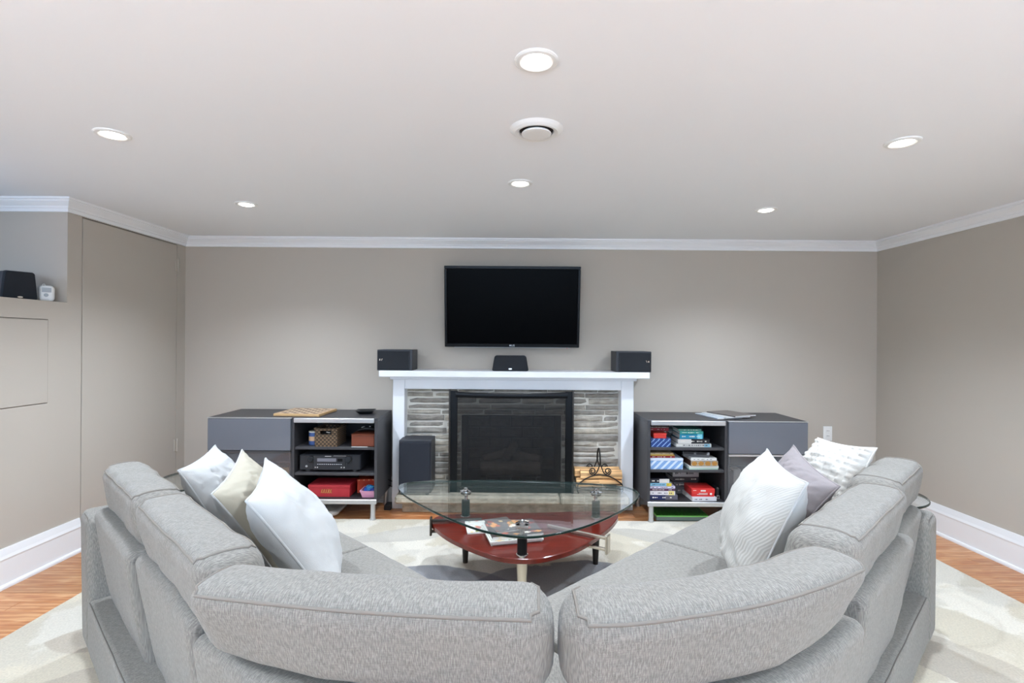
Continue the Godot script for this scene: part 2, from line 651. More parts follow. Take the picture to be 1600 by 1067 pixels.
func room() -> void:
	var b: MB
	# walls: x -2.60 .. 2.90, depth -3.0 .. 4.03, ceiling 2.09
	b = MB.new()
	b.span(-2.85, -0.40, 0, 2.2, 4.03, 4.16, 0)
	b.span(0.40, 3.05, 0, 2.2, 4.03, 4.16, 0)
	b.span(-0.40, 0.40, 0.72, 2.2, 4.03, 4.16, 0)
	b.span(-0.40, 0.40, 0, 0.148, 4.03, 4.16, 0)
	struct("wall_back", b, M.wall)
	b = MB.new()
	b.span(2.90, 3.05, 0, 2.2, -3.15, 4.03, 0)
	struct("wall_right", b, M.wall)
	# left wall: backing and a front layer with the flush door and the hatch let into it; the alcove above the ledge
	b = MB.new()
	b.span(-2.75, -2.65, 0, 1.488, -3.15, 4.03, 0)
	b.span(-2.75, -2.65, 1.488, 2.2, 2.96, 4.03, 0)
	b.span(-2.65, -2.60, 0, 2.2, 2.96, 3.06, 0)
	b.span(-2.65, -2.60, 2.012, 2.2, 3.06, 3.93, 0)
	b.span(-2.65, -2.60, 0, 2.2, 3.93, 4.03, 0)
	b.span(-2.65, -2.60, 1.385, 1.488, -3.15, 2.96, 0)
	b.span(-2.65, -2.60, 0, 0.915, -3.15, 2.96, 0)
	b.span(-2.65, -2.60, 0.915, 1.385, 2.84, 2.96, 0)
	b.span(-2.65, -2.60, 0.915, 1.385, -3.15, 1.50, 0)
	b.span(-2.75, -2.60, 1.488, 2.2, -3.15, 1.20, 0)
	struct("wall_left", b, M.wall)
	b = MB.new()
	b.span(-3.35, -2.65, 1.43, 1.488, 1.05, 3.1, 0)      # ledge
	b.span(-3.35, -2.75, 1.488, 2.2, 2.96, 3.1, 0)       # far cheek
	b.span(-3.35, -2.75, 1.488, 2.2, 1.05, 1.20, 0)      # near cheek
	b.span(-3.45, -3.30, 1.43, 1.58, 1.05, 3.1, 0)       # round the little unseen window
	b.span(-3.45, -3.30, 1.98, 2.2, 1.05, 3.1, 0)
	b.span(-3.45, -3.30, 1.58, 1.98, 1.05, 1.55, 0)
	b.span(-3.45, -3.30, 1.58, 1.98, 2.45, 3.1, 0)
	struct("wall_alcove", b, M.wall)
	b = MB.new()
	b.span(-3.42, -3.38, 1.58, 1.61, 1.55, 2.45, 0.004)
	b.span(-3.42, -3.38, 1.95, 1.98, 1.55, 2.45, 0.004)
	b.span(-3.42, -3.38, 1.58, 1.98, 1.55, 1.58, 0.004)
	b.span(-3.42, -3.38, 1.58, 1.98, 2.42, 2.45, 0.004)
	struct("unseen_window_1", b, M.trim)  # out of view, placed so the alcove gets its bluish light
	# wall behind the camera; its unseen large window is placed to light the room
	b = MB.new()
	b.span(-2.75, -1.75, 0, 2.2, -3.15, -3.0, 0)
	b.span(1.95, 3.05, 0, 2.2, -3.15, -3.0, 0)
	b.span(-1.75, 1.95, 0, 0.78, -3.15, -3.0, 0)
	b.span(-1.75, 1.95, 1.92, 2.2, -3.15, -3.0, 0)
	struct("wall_front", b, M.wall)
	b = MB.new()
	for x in [-1.73, -0.52, 0.72, 1.93]:
		b.span(x - 0.03, x + 0.03, 0.78, 1.92, -3.10, -3.04, 0.004)
	b.span(-1.75, 1.95, 0.78, 0.84, -3.10, -3.04, 0.004)
	b.span(-1.75, 1.95, 1.86, 1.92, -3.10, -3.04, 0.004)
	struct("unseen_window_2", b, M.trim)
	b = MB.new()
	b.span(-3.6, 3.2, 2.09, 2.25, -3.3, 4.3, 0)
	struct("ceiling", b, M.ceiling)
	# floor: slab and, where the photograph shows the floor, its boards
	b = MB.new()
	b.span(-2.75, 3.05, -0.15, -0.012, -3.15, 4.16, 0)
	b.span(-2.75, 3.05, -0.012, 0.0, -3.15, 0.30, 0)
	var fl = struct("floor", b, M.wood0)
	var d = 0.30
	var row = 0
	while d < 4.0:
		var x = -2.62 - fmod(row * 0.47, 1.2)
		while x < 2.92:
			var x0 = maxf(x, -2.62)
			var x1 = minf(x + 1.2, 2.92)
			var covered = d > 0.42 and d + 0.083 < 3.58
			var pieces = [[x0, x1]]
			if covered:
				pieces = [[x0, minf(x1, -2.08)], [maxf(x0, 2.46), x1]]
			for q in pieces:
				if q[1] - q[0] > 0.02:
					var p = MB.new()
					p.span(q[0] + 0.0006, q[1] - 0.0006, -0.011, 0.0, d + 0.0006, d + 0.0824, 0.0012)
					part("plank", p, M["wood%d" % ((row * 3 + int(x * 7.0 + 30.0)) % 4)], fl)
			x += 1.2
		d += 0.083
		row += 1
	# flush door in the left wall
	b = MB.new()
	b.span(-2.64, -2.599, 0.012, 2.006, 3.066, 3.924, 0.001)
	var door = struct("door_1", b, M.wall)
	for h in [1.85, 0.46]:
		b = MB.new()
		b.span(-2.60, -2.594, h - 0.045, h + 0.045, 3.905, 3.926, 0.001)
		b.tube([V(-2.590, h - 0.05, 3.928), V(-2.590, h + 0.05, 3.928)], 0.006, 8)
		part("hinge", b, M.wall, door)
	b = MB.new()
	b.span(-2.64, -2.599, 0.919, 1.381, 1.504, 2.8392, 0.001)
	struct("door_2", b, M.wall)
	# crown moulding
	var prof = [[0.0, 2.015], [0.014, 2.015], [0.016, 2.034], [0.022, 2.036], [0.026, 2.046], [0.044, 2.062], [0.052, 2.070], [0.052, 2.076], [0.062, 2.078], [0.064, 2.0905], [0.0, 2.0905]]
	crown("trim_1", prof, [V(-2.60, 0, 4.03), V(2.90, 0, 4.03)], Vector3(0, 0, 1), [1, 1])
	crown("trim_2", prof, [V(-2.60, 0, 2.96), V(-2.60, 0, 4.03)], Vector3(1, 0, 0), [-1, 1])
	crown("trim_3", prof, [V(2.90, 0, -3.0), V(2.90, 0, 4.03)], Vector3(-1, 0, 0), [0, 1])
	crown("trim_4", prof, [V(-3.30, 0, 2.96), V(-2.60, 0, 2.96)], Vector3(0, 0, 1), [0, -1])
	# baseboards: tall board, bead, shoe moulding
	var bp = [[0.0, 0.0], [0.030, 0.0], [0.030, 0.010], [0.026, 0.018], [0.017, 0.020], [0.017, 0.140], [0.020, 0.150], [0.015, 0.165], [0.011, 0.185], [0.008, 0.200], [0.0, 0.200]]
	crown("baseboard_left", bp, [V(-2.60, 0, -3.0), V(-2.60, 0, 3.05)], Vector3(1, 0, 0), [0, 0])
	crown("baseboard_right", bp, [V(2.90, 0, -3.0), V(2.90, 0, 4.03)], Vector3(-1, 0, 0), [0, 1])
	crown("baseboard_back", bp, [V(-2.60, 0, 4.03), V(-0.91, 0, 4.03)], Vector3(0, 0, 1), [1, 0])
	crown("baseboard_back", bp, [V(0.93, 0, 4.03), V(2.90, 0, 4.03)], Vector3(0, 0, 1), [0, 1])
	# ceiling downlights
	var spots = [[Vector3(-1.59, 2.092, -2.01), "recessed ceiling downlight nearest the alcove"], [Vector3(-1.594, 2.093, -3.03), "recessed ceiling downlight near the corner by the flush closet door"], [Vector3(0.064, 2.089, -1.46), "large bright recessed ceiling downlight in front of the round air vent"], [Vector3(0.036, 2.09, -2.59), "recessed ceiling downlight between the round air vent and the television wall"], [Vector3(1.558, 2.085, -2.03), "recessed ceiling downlight nearest the blank right wall"], [Vector3(1.533, 2.088, -3.07), "recessed ceiling downlight near the corner of the right wall, above the bookshelf cabinet"]]
	for s in spots:
		downlight(s[0], s[1])
	for s in [[-1.59, 0.3, "unseen recessed ceiling downlight over the near end of the alcove ledge"], [1.55, 0.3, "unseen recessed ceiling downlight beside the plain wall, level with the sofa back"], [0.05, -1.2, "unseen recessed ceiling downlight midway between the two added floor lamps"], [-1.59, -2.0, "unseen recessed ceiling downlight in the window corner on the alcove side"], [1.55, -2.0, "unseen recessed ceiling downlight in the window corner on the plain wall side"]]:  # unseen downlights, out of view, lighting the near half of the room
		downlight(V(s[0], 0, s[1]), s[2])
	# added floor lamps behind the camera, aimed up as fill for the ceiling
	for s in [[-1.7, -1.3, "added white bowled floor lamp brightening the ceiling, on the alcove side behind the sofa"], [1.9, -1.3, "added white bowled floor lamp brightening the ceiling, on the plain wall side behind the sofa"]]:
		added_uplighter(s[0], s[1], s[2])
	# round air vent
	var t = thing("air_vent", "round white ceiling air vent with a flat centre disc", "vent", Vector3(0.087, 2.09, -1.934))
	b = MB.new()
	b.lathe(Vector3(), [Vector2(0.064, -0.002), Vector2(0.066, -0.010), Vector2(0.072, -0.016), Vector2(0.082, -0.017), Vector2(0.092, -0.011), Vector2(0.100, -0.003), Vector2(0.102, 0.0)], 40, Basis(), false)
	part("ring", b, M.plastic_white, t, false)
	b = MB.new()
	b.lathe(Vector3(), [Vector2(0.045, -0.0225), Vector2(0.055, -0.021), Vector2(0.057, -0.017), Vector2(0.052, -0.012), Vector2(0.02, 0.0)], 40)
	part("disc", b, M.plastic_white, t, false)
	b = MB.new()
	b.lathe(Vector3(), [Vector2(0.066, -0.004), Vector2(0.066, -0.001)], 40)
	part("throat", b, M.soot, t, false)
	# wall outlet
	t = thing("wall_outlet", "white duplex power outlet plate low on the back wall beside the bookshelf cabinet", "outlet", V(2.513, 0.567, 4.03))
	b = MB.new()
	b.box(Vector3(0, 0, 0.003), Vector3(0.070, 0.115, 0.006), 0.002)
	part("plate", b, M.plastic_white, t, false)
	for y in [-0.02, 0.02]:
		b = MB.new()
		b.box(Vector3(0, y, 0.007), Vector3(0.034, 0.028, 0.003), 0.001)
		var o = part("socket", b, M.plastic_white, t, false)
		b = MB.new()
		for x in [-0.006, 0.006]:
			b.box(Vector3(x, y + 0.003, 0.0088), Vector3(0.002, 0.009, 0.001), 0)
		part("slots", b, M.black, o, false)

# a moulding of constant section along a wall; ends mitred inwards (1), outwards (-1) or square (0)
func crown(called: String, prof: Array, run: Array, away: Vector3, mitre: Array) -> void:
	var b = MB.new()
	var dir: Vector3 = (run[1] - run[0]).normalized()
	for i in prof.size():
		var p = prof[i]
		var q = prof[(i + 1) % prof.size()]
		var c = []
		for e in [[p, 0], [q, 0], [q, 1], [p, 1]]:
			var sgn = 1.0 if e[1] == 0 else -1.0
			c.append(run[e[1]] + away * e[0][0] + Vector3(0, e[0][1], 0) + dir * sgn * mitre[e[1]] * e[0][0])
		var mid: Vector3 = away * (q[1] - p[1]) + Vector3(0, -(q[0] - p[0]), 0)
		b.quad(c[0], c[1], c[2], c[3], mid)
	struct(called, b, M.trim)

func downlight(at: Vector3, label: String) -> void:
	var t = thing("downlight", label, "ceiling light", Vector3(at.x, 2.09, at.z), 0.0, "recessed ceiling downlights")
	var b = MB.new()
	b.lathe(Vector3(), [Vector2(0.040, 0.0), Vector2(0.041, -0.004), Vector2(0.048, -0.007), Vector2(0.058, -0.006), Vector2(0.063, -0.003), Vector2(0.0635, 0.0)], 32, Basis(), false)
	part("trim_ring", b, M.plastic_white, t, false)
	b = MB.new()
	b.lathe(Vector3(), [Vector2(0.02, -0.011), Vector2(0.031, -0.009), Vector2(0.037, -0.004), Vector2(0.040, -0.001)], 32)
	var lamp = mat(rgb(255, 255, 255), 0.3)
	lamp.emission_enabled = true
	lamp.emission = Color(1.0, 0.98, 0.95)
	lamp.emission_energy_multiplier = 6.0
	if not M.has("lamp"):
		M.lamp = lamp
	part("lamp_glass", b, M.lamp, t, false)
	var l = SpotLight3D.new()
	l.name = "downlight_beam"
	l.position = Vector3(0, -0.03, 0)
	l.rotation_degrees = Vector3(-90, 0, 0)
	l.spot_angle = 67.0
	l.spot_angle_attenuation = 0.8
	l.spot_range = 12.0
	l.spot_attenuation = 2.0
	l.light_color = Color(0.89, 0.94, 1.0)
	l.light_energy = 1.45
	l.light_size = 0.035
	l.shadow_enabled = true
	t.add_child(l)

func added_uplighter(x: float, d: float, label: String) -> void:  # added lamp, put in to bounce light off the ceiling
	var t = thing("added_floor_lamp", label, "added floor lamp", V(x, 0, d))
	var b = MB.new()
	b.lathe(Vector3(), [Vector2(0.15, 0.0), Vector2(0.15, 0.012), Vector2(0.12, 0.022), Vector2(0.02, 0.03)], 32)
	part("base", b, M.silver, t, false)
	b = MB.new()
	b.lathe(Vector3(), [Vector2(0.013, 0.028), Vector2(0.013, 1.20)], 16)
	part("pole", b, M.silver, t, false)
	b = MB.new()
	b.lathe(Vector3(), [Vector2(0.02, 1.19), Vector2(0.09, 1.21), Vector2(0.15, 1.26), Vector2(0.17, 1.31)], 32, Basis(), false)
	part("bowl", b, M.plastic_white, t, false)
	b = MB.new()
	b.lathe(Vector3(), [Vector2(0.05, 1.285), Vector2(0.05, 1.295)], 24)
	part("lamp_disc", b, M.lamp, t, false)
	var l = SpotLight3D.new()
	l.name = "added_uplighter_beam"
	l.position = Vector3(0, 1.32, 0)
	l.rotation_degrees = Vector3(90, 0, 0)
	l.spot_angle = 85.0
	l.spot_angle_attenuation = 0.3
	l.spot_range = 12.0
	l.spot_attenuation = 2.0
	l.light_color = Color(0.84, 0.92, 1.0)
	l.light_energy = 4.8
	l.light_size = 0.05
	l.shadow_enabled = true
	t.add_child(l)

# ---------------------------------------------------------------- fireplace
func stone(b0: Array, parent: Node) -> void:
	var mb = MB.new()
	var w: float = b0[1] - b0[0]
	var h: float = b0[3] - b0[2]
	var d0 = 3.945 + rng.randf_range(-0.007, 0.006)
	# rough face: a small grid with worn edges
	var nx = 5
	var rows = []
	for j in 4:
		var line = PackedVector3Array()
		for i in nx + 1:
			var u = float(i) / nx
			var v = float(j) / 3.0
			var edge = (i == 0 or i == nx or j == 0 or j == 3)
			var z = d0 + (0.008 if edge else rng.randf_range(-0.003, 0.002))
			var jx = rng.randf_range(-0.002, 0.002)
			var jy = rng.randf_range(-0.0022, 0.0022)
			line.append(V(b0[0] + u * w + jx, b0[2] + v * h + jy, z))
		rows.append(line)
	for j in 3:
		for i in nx:
			mb.quad(rows[j][i], rows[j][i + 1], rows[j + 1][i + 1], rows[j + 1][i], Vector3(0, 0, 1))
	var back = func(p: Vector3) -> Vector3: return Vector3(p.x, p.y, -3.975)
	for i in nx:
		mb.quad(rows[0][i], rows[0][i + 1], back.call(rows[0][i + 1]), back.call(rows[0][i]), Vector3.DOWN)
		mb.quad(rows[3][i], rows[3][i + 1], back.call(rows[3][i + 1]), back.call(rows[3][i]), Vector3.UP)
	for j in 3:
		mb.quad(rows[j][0], rows[j + 1][0], back.call(rows[j + 1][0]), back.call(rows[j][0]), Vector3.LEFT)
		mb.quad(rows[j][nx], rows[j + 1][nx], back.call(rows[j + 1][nx]), back.call(rows[j][nx]), Vector3.RIGHT)
	part("stone", mb, M["stone%d" % (rng.randi() % 4)], parent)

func fireplace() -> void:
	var b: MB
	# stone facing with its opening
	var sf = thing("stone_facing", "grey ledgestone facing with pale mortar joints round the firebox opening", "stonework", V(0.01, 0.15, 3.97))
	b = MB.new()
	b.span(-0.815, -0.39, 0.15, 0.915, 3.955, 4.029, 0)
	b.span(0.39, 0.835, 0.15, 0.915, 3.955, 4.029, 0)
	b.span(-0.39, 0.39, 0.705, 0.915, 3.955, 4.029, 0)
	part("mortar", b, M.mortar, sf)
	var h = 0.153
	while h < 0.90:
		var ch = rng.randf_range(0.036, 0.056)
		if h + ch > 0.89:
			ch = 0.912 - h
		if h < 0.705 and h + ch > 0.69:
			ch = 0.708 - h
		var spans = [[-0.813, -0.39], [0.39, 0.833]] if h < 0.700 else [[-0.813, 0.833]]
		for s in spans:
			var x: float = s[0]
			while x < s[1] - 0.01:
				var l = rng.randf_range(0.13, 0.44)
				if s[1] - x - l < 0.09:
					l = s[1] - x
				stone([x + 0.003, x + l - 0.003, h + 0.004, h + ch - 0.004], sf)
				x += l
		h += ch
	# white surround and mantel shelf
	var t = thing("fireplace_surround", "white painted wooden fireplace surround with a mantel shelf", "mantelpiece", V(0.01, 0, 4.0))
	b = MB.new()
	b.span(-0.905, -0.815, 0.0, 0.99, 3.86, 4.03, 0.003)
	part("pilaster", b, M.white_satin, t)
	b = MB.new()
	b.span(0.835, 0.930, 0.0, 0.99, 3.86, 4.03, 0.003)
	part("pilaster", b, M.white_satin, t)
	b = MB.new()
	b.span(-0.815, 0.835, 0.913, 0.99, 3.862, 4.03, 0.003)
	part("header", b, M.white_satin, t)
	b = MB.new()
	b.span(-0.925, 0.95, 0.985, 1.010, 3.845, 4.03, 0.004)
	part("bed_moulding", b, M.white_satin, t)
	b = MB.new()
	b.span(-0.985, 1.022, 1.010, 1.058, 3.75, 4.03, 0.005)
	part("mantel_shelf", b, M.white_satin, t)
	# hearth
	t = thing("hearth", "low raised stone hearth slab on a recessed stone plinth", "hearth", V(0.01, 0, 3.86))
	b = MB.new()
	b.span(-0.812, 0.832, 0.0, 0.085, 3.78, 3.97, 0.006)
	part("plinth", b, M.hearth, t)
	for s in [[-0.850, -0.33], [-0.326, 0.36], [0.364, 0.872]]:
		b = MB.new()
		b.span(s[0], s[1], 0.085, 0.146, 3.70, 3.858, 0.014)
		b.span(maxf(s[0], -0.812), minf(s[1], 0.832), 0.085, 0.146, 3.85, 3.96, 0.004)
		part("slab", b, M.hearth, t)
	# firebox sunk into the wall
	b = MB.new()
	b.span(-0.44, -0.385, 0.10, 0.76, 3.98, 4.50, 0)
	b.span(0.385, 0.44, 0.10, 0.76, 3.98, 4.50, 0)
	b.span(-0.44, 0.44, 0.715, 0.76, 4.031, 4.50, 0)
	b.span(-0.44, 0.44, 0.08, 0.149, 3.99, 4.50, 0)
	b.span(-0.44, 0.44, 0.08, 0.76, 4.50, 4.56, 0)
	var fb = thing("firebox", "sooty dark brick firebox behind the fire screen", "firebox", V(0, 0.15, 4.2))
	part("liner", b, M.soot, fb)
	for r in 6:
		for k in 4:
			var x0 = -0.38 + k * 0.19 - (0.095 if r % 2 else 0.0)
			var x1 = minf(x0 + 0.184, 0.38)
			x0 = maxf(x0, -0.38)
			if x1 - x0 > 0.03:
				b = MB.new()
				b.span(x0, x1, 0.155 + r * 0.093, 0.155 + r * 0.093 + 0.087, 4.485, 4.505, 0.004)
				part("brick", b, M.log_dark, fb)
	# gas log set
	t = thing("gas_log_set", "charred ceramic gas log set on a black grate inside the firebox", "logs", V(0, 0.15, 4.15))
	b = MB.new()
	for x in [-0.2, -0.1, 0.0, 0.1, 0.2]:
		b.tube([V(x, 0.20, 4.03), V(x, 0.20, 4.27), V(x, 0.26, 4.28)], 0.009, 6)
		b.tube([V(x, 0.15, 4.06), V(x, 0.20, 4.06)], 0.008, 6)
		b.tube([V(x, 0.15, 4.24), V(x, 0.20, 4.24)], 0.008, 6)
	b.tube([V(-0.24, 0.20, 4.06), V(0.24, 0.20, 4.06)], 0.009, 6)
	b.tube([V(-0.24, 0.20, 4.24), V(0.24, 0.20, 4.24)], 0.009, 6)
	part("grate", b, M.iron, t)
	b = MB.new()
	b.span(-0.28, 0.28, 0.15, 0.175, 4.02, 4.05, 0.004)
	part("burner_pan", b, M.iron, t)
	for l in [[V(-0.245, 0.262, 4.08), V(0.235, 0.268, 4.07), 0.053], [V(-0.26, 0.255, 4.21), V(0.25, 0.26, 4.22), 0.05], [V(-0.23, 0.325, 4.10), V(-0.02, 0.36, 4.22), 0.033], [V(-0.05, 0.33, 4.08), V(0.03, 0.42, 4.24), 0.032], [V(0.02, 0.34, 4.20), V(0.24, 0.325, 4.08), 0.036]]:
		part("log", bark_log(l[0], l[1], l[2]), M.log_dark, t)
	# freestanding screen
	t = thing("fire_screen", "black framed mesh fire screen standing in front of the firebox", "fire screen", V(0, 0.147, 3.80))
	b = MB.new()
	b.span(-0.460, -0.405, 0.147, 0.908, 3.795, 3.808, 0.003)
	b.span(0.405, 0.458, 0.147, 0.908, 3.795, 3.808, 0.003)
	# top rail, slightly bowed
	var rows = []
	for i in 25:
		var u = i / 24.0
		var x = lerpf(-0.42, 0.42, u)
		var sag = 0.012 * (1.0 - pow(2.0 * u - 1.0, 2))
		rows.append(PackedVector3Array([V(x, 0.902 - sag, 3.793), V(x, 0.902 - sag, 3.810), V(x, 0.858 - sag * 0.3, 3.810), V(x, 0.858 - sag * 0.3, 3.793)]))
	b.grid(rows, true, 1.0, true)
	b.span(-0.46, 0.458, 0.147, 0.185, 3.795, 3.808, 0.003)
	part("frame", b, M.black_gloss, t)
	b = MB.new()
	for x in [-0.463, 0.461]:
		b.span(x - 0.006, x + 0.006, 0.147, 0.915, 3.788, 3.812, 0.002)
		b.tube([V(x, 0.912, 3.80), V(x, 0.918, 3.80)], 0.009, 10)
	part("edge_post", b, M.dark_metal, t)
	b = MB.new()
	b.span(-0.41, 0.41, 0.18, 0.868, 3.804, 3.806, 0)
	part("mesh_panel", b, M.mesh_screen, t)

func bark_log(a: Vector3, c: Vector3, r: float) -> MB:
	var b = MB.new()
	var d = (c - a).normalized()
	var s = d.cross(Vector3.UP).normalized()
	var u = s.cross(d)
	var nz = noise(9.0, 300 + int(a.x * 100), 2)
	var rows = []
	for i in 15:
		var e = i / 14.0
		var p = a.lerp(c, e)
		var ring = PackedVector3Array()
		for k in 18:
			var g = TAU * k / 18
			var q = r * (1.0 + 0.22 * nz.get_noise_3d(cos(g) * 0.6, sin(g) * 0.6, e * 1.2) + (0.08 if k % 3 == 0 else -0.04))
			if i == 0 or i == 14:
				q *= 0.9
			ring.append(p + s * cos(g) * q + u * sin(g) * q)
		rows.append(ring)
	b.grid(rows, true, 1.0, true)
	return b

# ---------------------------------------------------------------- television
func television() -> void:
	var t = thing("television", "wall mounted black flat screen television tilted above the mantel", "television", V(0.0, 1.545, 3.905))
	t.rotation_degrees.x = 7.0
	var b = MB.new()
	var w = 1.045
	var h = 0.625
	b.box(Vector3(0, 0, -0.028), Vector3(w, h, 0.03), 0.005)
	b.box(Vector3(0, -0.02, -0.05), Vector3(w * 0.72, h * 0.7, 0.03), 0.01)
	part("casing", b, M.black, t, false)
	b = MB.new()
	b.box(Vector3(0, h / 2 - 0.011, -0.008), Vector3(w, 0.022, 0.016), 0.003)
	b.box(Vector3(0, -h / 2 + 0.014, -0.008), Vector3(w, 0.028, 0.016), 0.003)
	b.box(Vector3(-w / 2 + 0.010, 0, -0.008), Vector3(0.020, h - 0.05, 0.016), 0.003)
	b.box(Vector3(w / 2 - 0.010, 0, -0.008), Vector3(0.020, h - 0.05, 0.016), 0.003)
	part("bezel", b, M.black_gloss, t, false)
	b = MB.new()
	b.box(Vector3(0, 0.003, -0.011), Vector3(w - 0.038, h - 0.048, 0.006), 0)
	part("screen", b, M.screen, t, false)
	b = MB.new()
	b.box(Vector3(0, -h / 2 - 0.002, -0.006), Vector3(w * 0.86, 0.005, 0.012), 0.002)
	part("chin_strip", b, M.silver, t, false)
	lettering("logo", "LG", 0.016, Vector3(0.008, -h / 2 + 0.0145, 0.0005), M.silver, t)
	b = MB.new()
	b.lathe(Vector3(-0.014, -h / 2 + 0.0145, 0.001), [Vector2(0.0065, -0.001), Vector2(0.0065, 0.0006)], 20, Basis(Vector3.RIGHT, PI / 2))
	part("logo_badge", b, M.silver, t, false)
	b = MB.new()
	b.box(Vector3(w * 0.41, -h / 2 - 0.004, -0.004), Vector3(0.008, 0.006, 0.006), 0.001)
	var led = mat(rgb(150, 30, 24), 0.3)
	led.emission_enabled = true
	led.emission = Color(0.9, 0.1, 0.06)
	led.emission_energy_multiplier = 0.4
	part("standby_light", b, led, t, false)
	b = MB.new()
	b.box(Vector3(0, 0.03, -0.080), Vector3(0.44, 0.30, 0.040), 0.003)
	part("wall_bracket", b, M.iron, t, false)

func lettering(called: String, s: String, size: float, at: Vector3, m: Material, parent: Node, turn := Basis()) -> MeshInstance3D:
	var tm = TextMesh.new()
	tm.text = s
	var f = SystemFont.new()
	f.font_names = PackedStringArray(["Droid Sans"])
	f.font_weight = 700
	tm.font = f
	tm.font_size = 32
	tm.pixel_size = size / 24.0
	tm.depth = 0.001
	var o = MeshInstance3D.new()
	o.name = called
	o.mesh = tm
	o.material_override = m
	parent.add_child(o, true)
	o.transform = Transform3D(turn, at)
	return o

# ---------------------------------------------------------------- sofa
# wing coordinates: a along the wing from the inner corner, b outwards from the seat front, h height
const SA := 0.7278
const CA := 0.6858
func W(side: float, a: float, b: float) -> Vector2:
	return Vector2(side * (SA * a + CA * b) + (0.0 if side < 0 else 0.0), 1.55 + CA * a - SA * b)

func along(pts: Array, step := 0.02) -> PackedVector2Array:
	var c = Curve2D.new()
	for i in pts.size():
		var tg: Vector2 = (pts[mini(i + 1, pts.size() - 1)] - pts[maxi(i - 1, 0)]) / 6.0
		c.add_point(pts[i], -tg, tg)
	var l = c.get_baked_length()
	var n = int(l / step)
	var out = PackedVector2Array()
	for i in n + 1:
		out.append(c.sample_baked(l * i / n, true))
	return out

func rounded(w: float, h: float, r: float, ins: float) -> PackedVector2Array:
	var out = PackedVector2Array()
	w = maxf(w - ins, 0.004)
	h = maxf(h - ins, 0.004)
	r = minf(maxf(r - ins * 0.6, 0.006), minf(w, h) * 0.98)
	var cs = [Vector2(w - r, h - r), Vector2(-w + r, h - r), Vector2(-w + r, -h + r), Vector2(w - r, -h + r)]
	for k in 4:
		for i in 7:
			var g = k * PI / 2 + i * PI / 12.0
			out.append(cs[k] + Vector2(cos(g), sin(g)) * r)
		var s = out[out.size() - 1]
		var g2 = (k + 1) * PI / 2
		var e: Vector2 = cs[(k + 1) % 4] + Vector2(cos(g2), sin(g2)) * r
		for i in 4:
			out.append(s.lerp(e, (i + 1) / 5.0))
	return out

# rings of a rounded section swept along a plan path; sec: half width, half height, corner radius
func sweep(path: PackedVector2Array, sec: Array, hc: float, o := {}) -> Array:
	var end_r: float = o.get("end", 0.04)
	var lean: float = o.get("lean", 0.0)
	var off: float = o.get("off", 0.0)
	var dome: float = o.get("dome", 0.0)
	var amp: float = o.get("amp", 0.0035)
	var belly: float = o.get("belly", 0.0)
	var focus = Vector2(0.05, 2.7)
	var nz = noise(5.0, o.get("seed", 1), 2)
	var n = path.size()
	var len = PackedFloat32Array([0.0])
	for i in range(1, n):
		len.append(len[i - 1] + path[i].distance_to(path[i - 1]))
	var total = len[n - 1]
	# stations, closer together at the rounded ends
	var st = []
	for k in 7:
		st.append(end_r * (1.0 - cos(k * PI / 12.0)))
	var m = maxi(int((total - 2 * end_r) / 0.022), 2)
	for k in range(1, m):
		st.append(end_r + (total - 2 * end_r) * k / m)
	for k in range(6, -1, -1):
		st.append(total - end_r * (1.0 - cos(k * PI / 12.0)))
	var rows = []
	for s in st:
		var i = 0
		while i < n - 2 and len[i + 1] < s:
			i += 1
		var u = clampf((s - len[i]) / maxf(len[i + 1] - len[i], 1e-6), 0, 1)
		var p = path[i].lerp(path[i + 1], u)
		var tg = (path[mini(i + 2, n - 1)] - path[maxi(i - 1, 0)]).normalized()
		var nn = tg.orthogonal()
		if nn.dot(p - focus) < 0.0:
			nn = -nn
		var e = minf(s, total - s)
		var ins = 0.0
		if e < end_r:
			ins = end_r - sqrt(maxf(end_r * end_r - pow(end_r - e, 2), 0.0))
		var ring = PackedVector3Array()
		for q in rounded(sec[0], sec[1], sec[2], ins):
			var hh: float = q.y
			var bo: float = q.x
			if dome > 0.0 and hh > 0.0:
				hh += dome * maxf(0.0, 1.0 - pow(bo / sec[0], 2)) * (hh / sec[1])
			if belly > 0.0 and bo > 0.0:
				bo += belly * maxf(0.0, 1.0 - pow(hh / sec[1], 2)) * (bo / sec[0])
			var w = nz.get_noise_3d(p.x + bo, p.y, hc + hh) * amp
			bo += w * signf(bo)
			hh += w * signf(hh) * 0.6
			var tilt: float = o.get("tilt0", 0.0) * pow(maxf(0.0, 1.0 - s / 0.32), 1.5) + o.get("tilt1", 0.0) * pow(maxf(0.0, 1.0 - (total - s) / 0.32), 1.5)
			var x = p + nn * (off + bo + lean * hh + tilt * (hh - 0.07))
			ring.append(Vector3(x.x, hc + hh, -x.y))
		rows.append(ring)
	return rows

func cushion(called: String, rows: Array, parent: Node, m: Material = null) -> MeshInstance3D:
	var b = MB.new()
	b.grid(rows, true, 1.0, true)
	return part(called, b, m if m else M.sofa, parent)

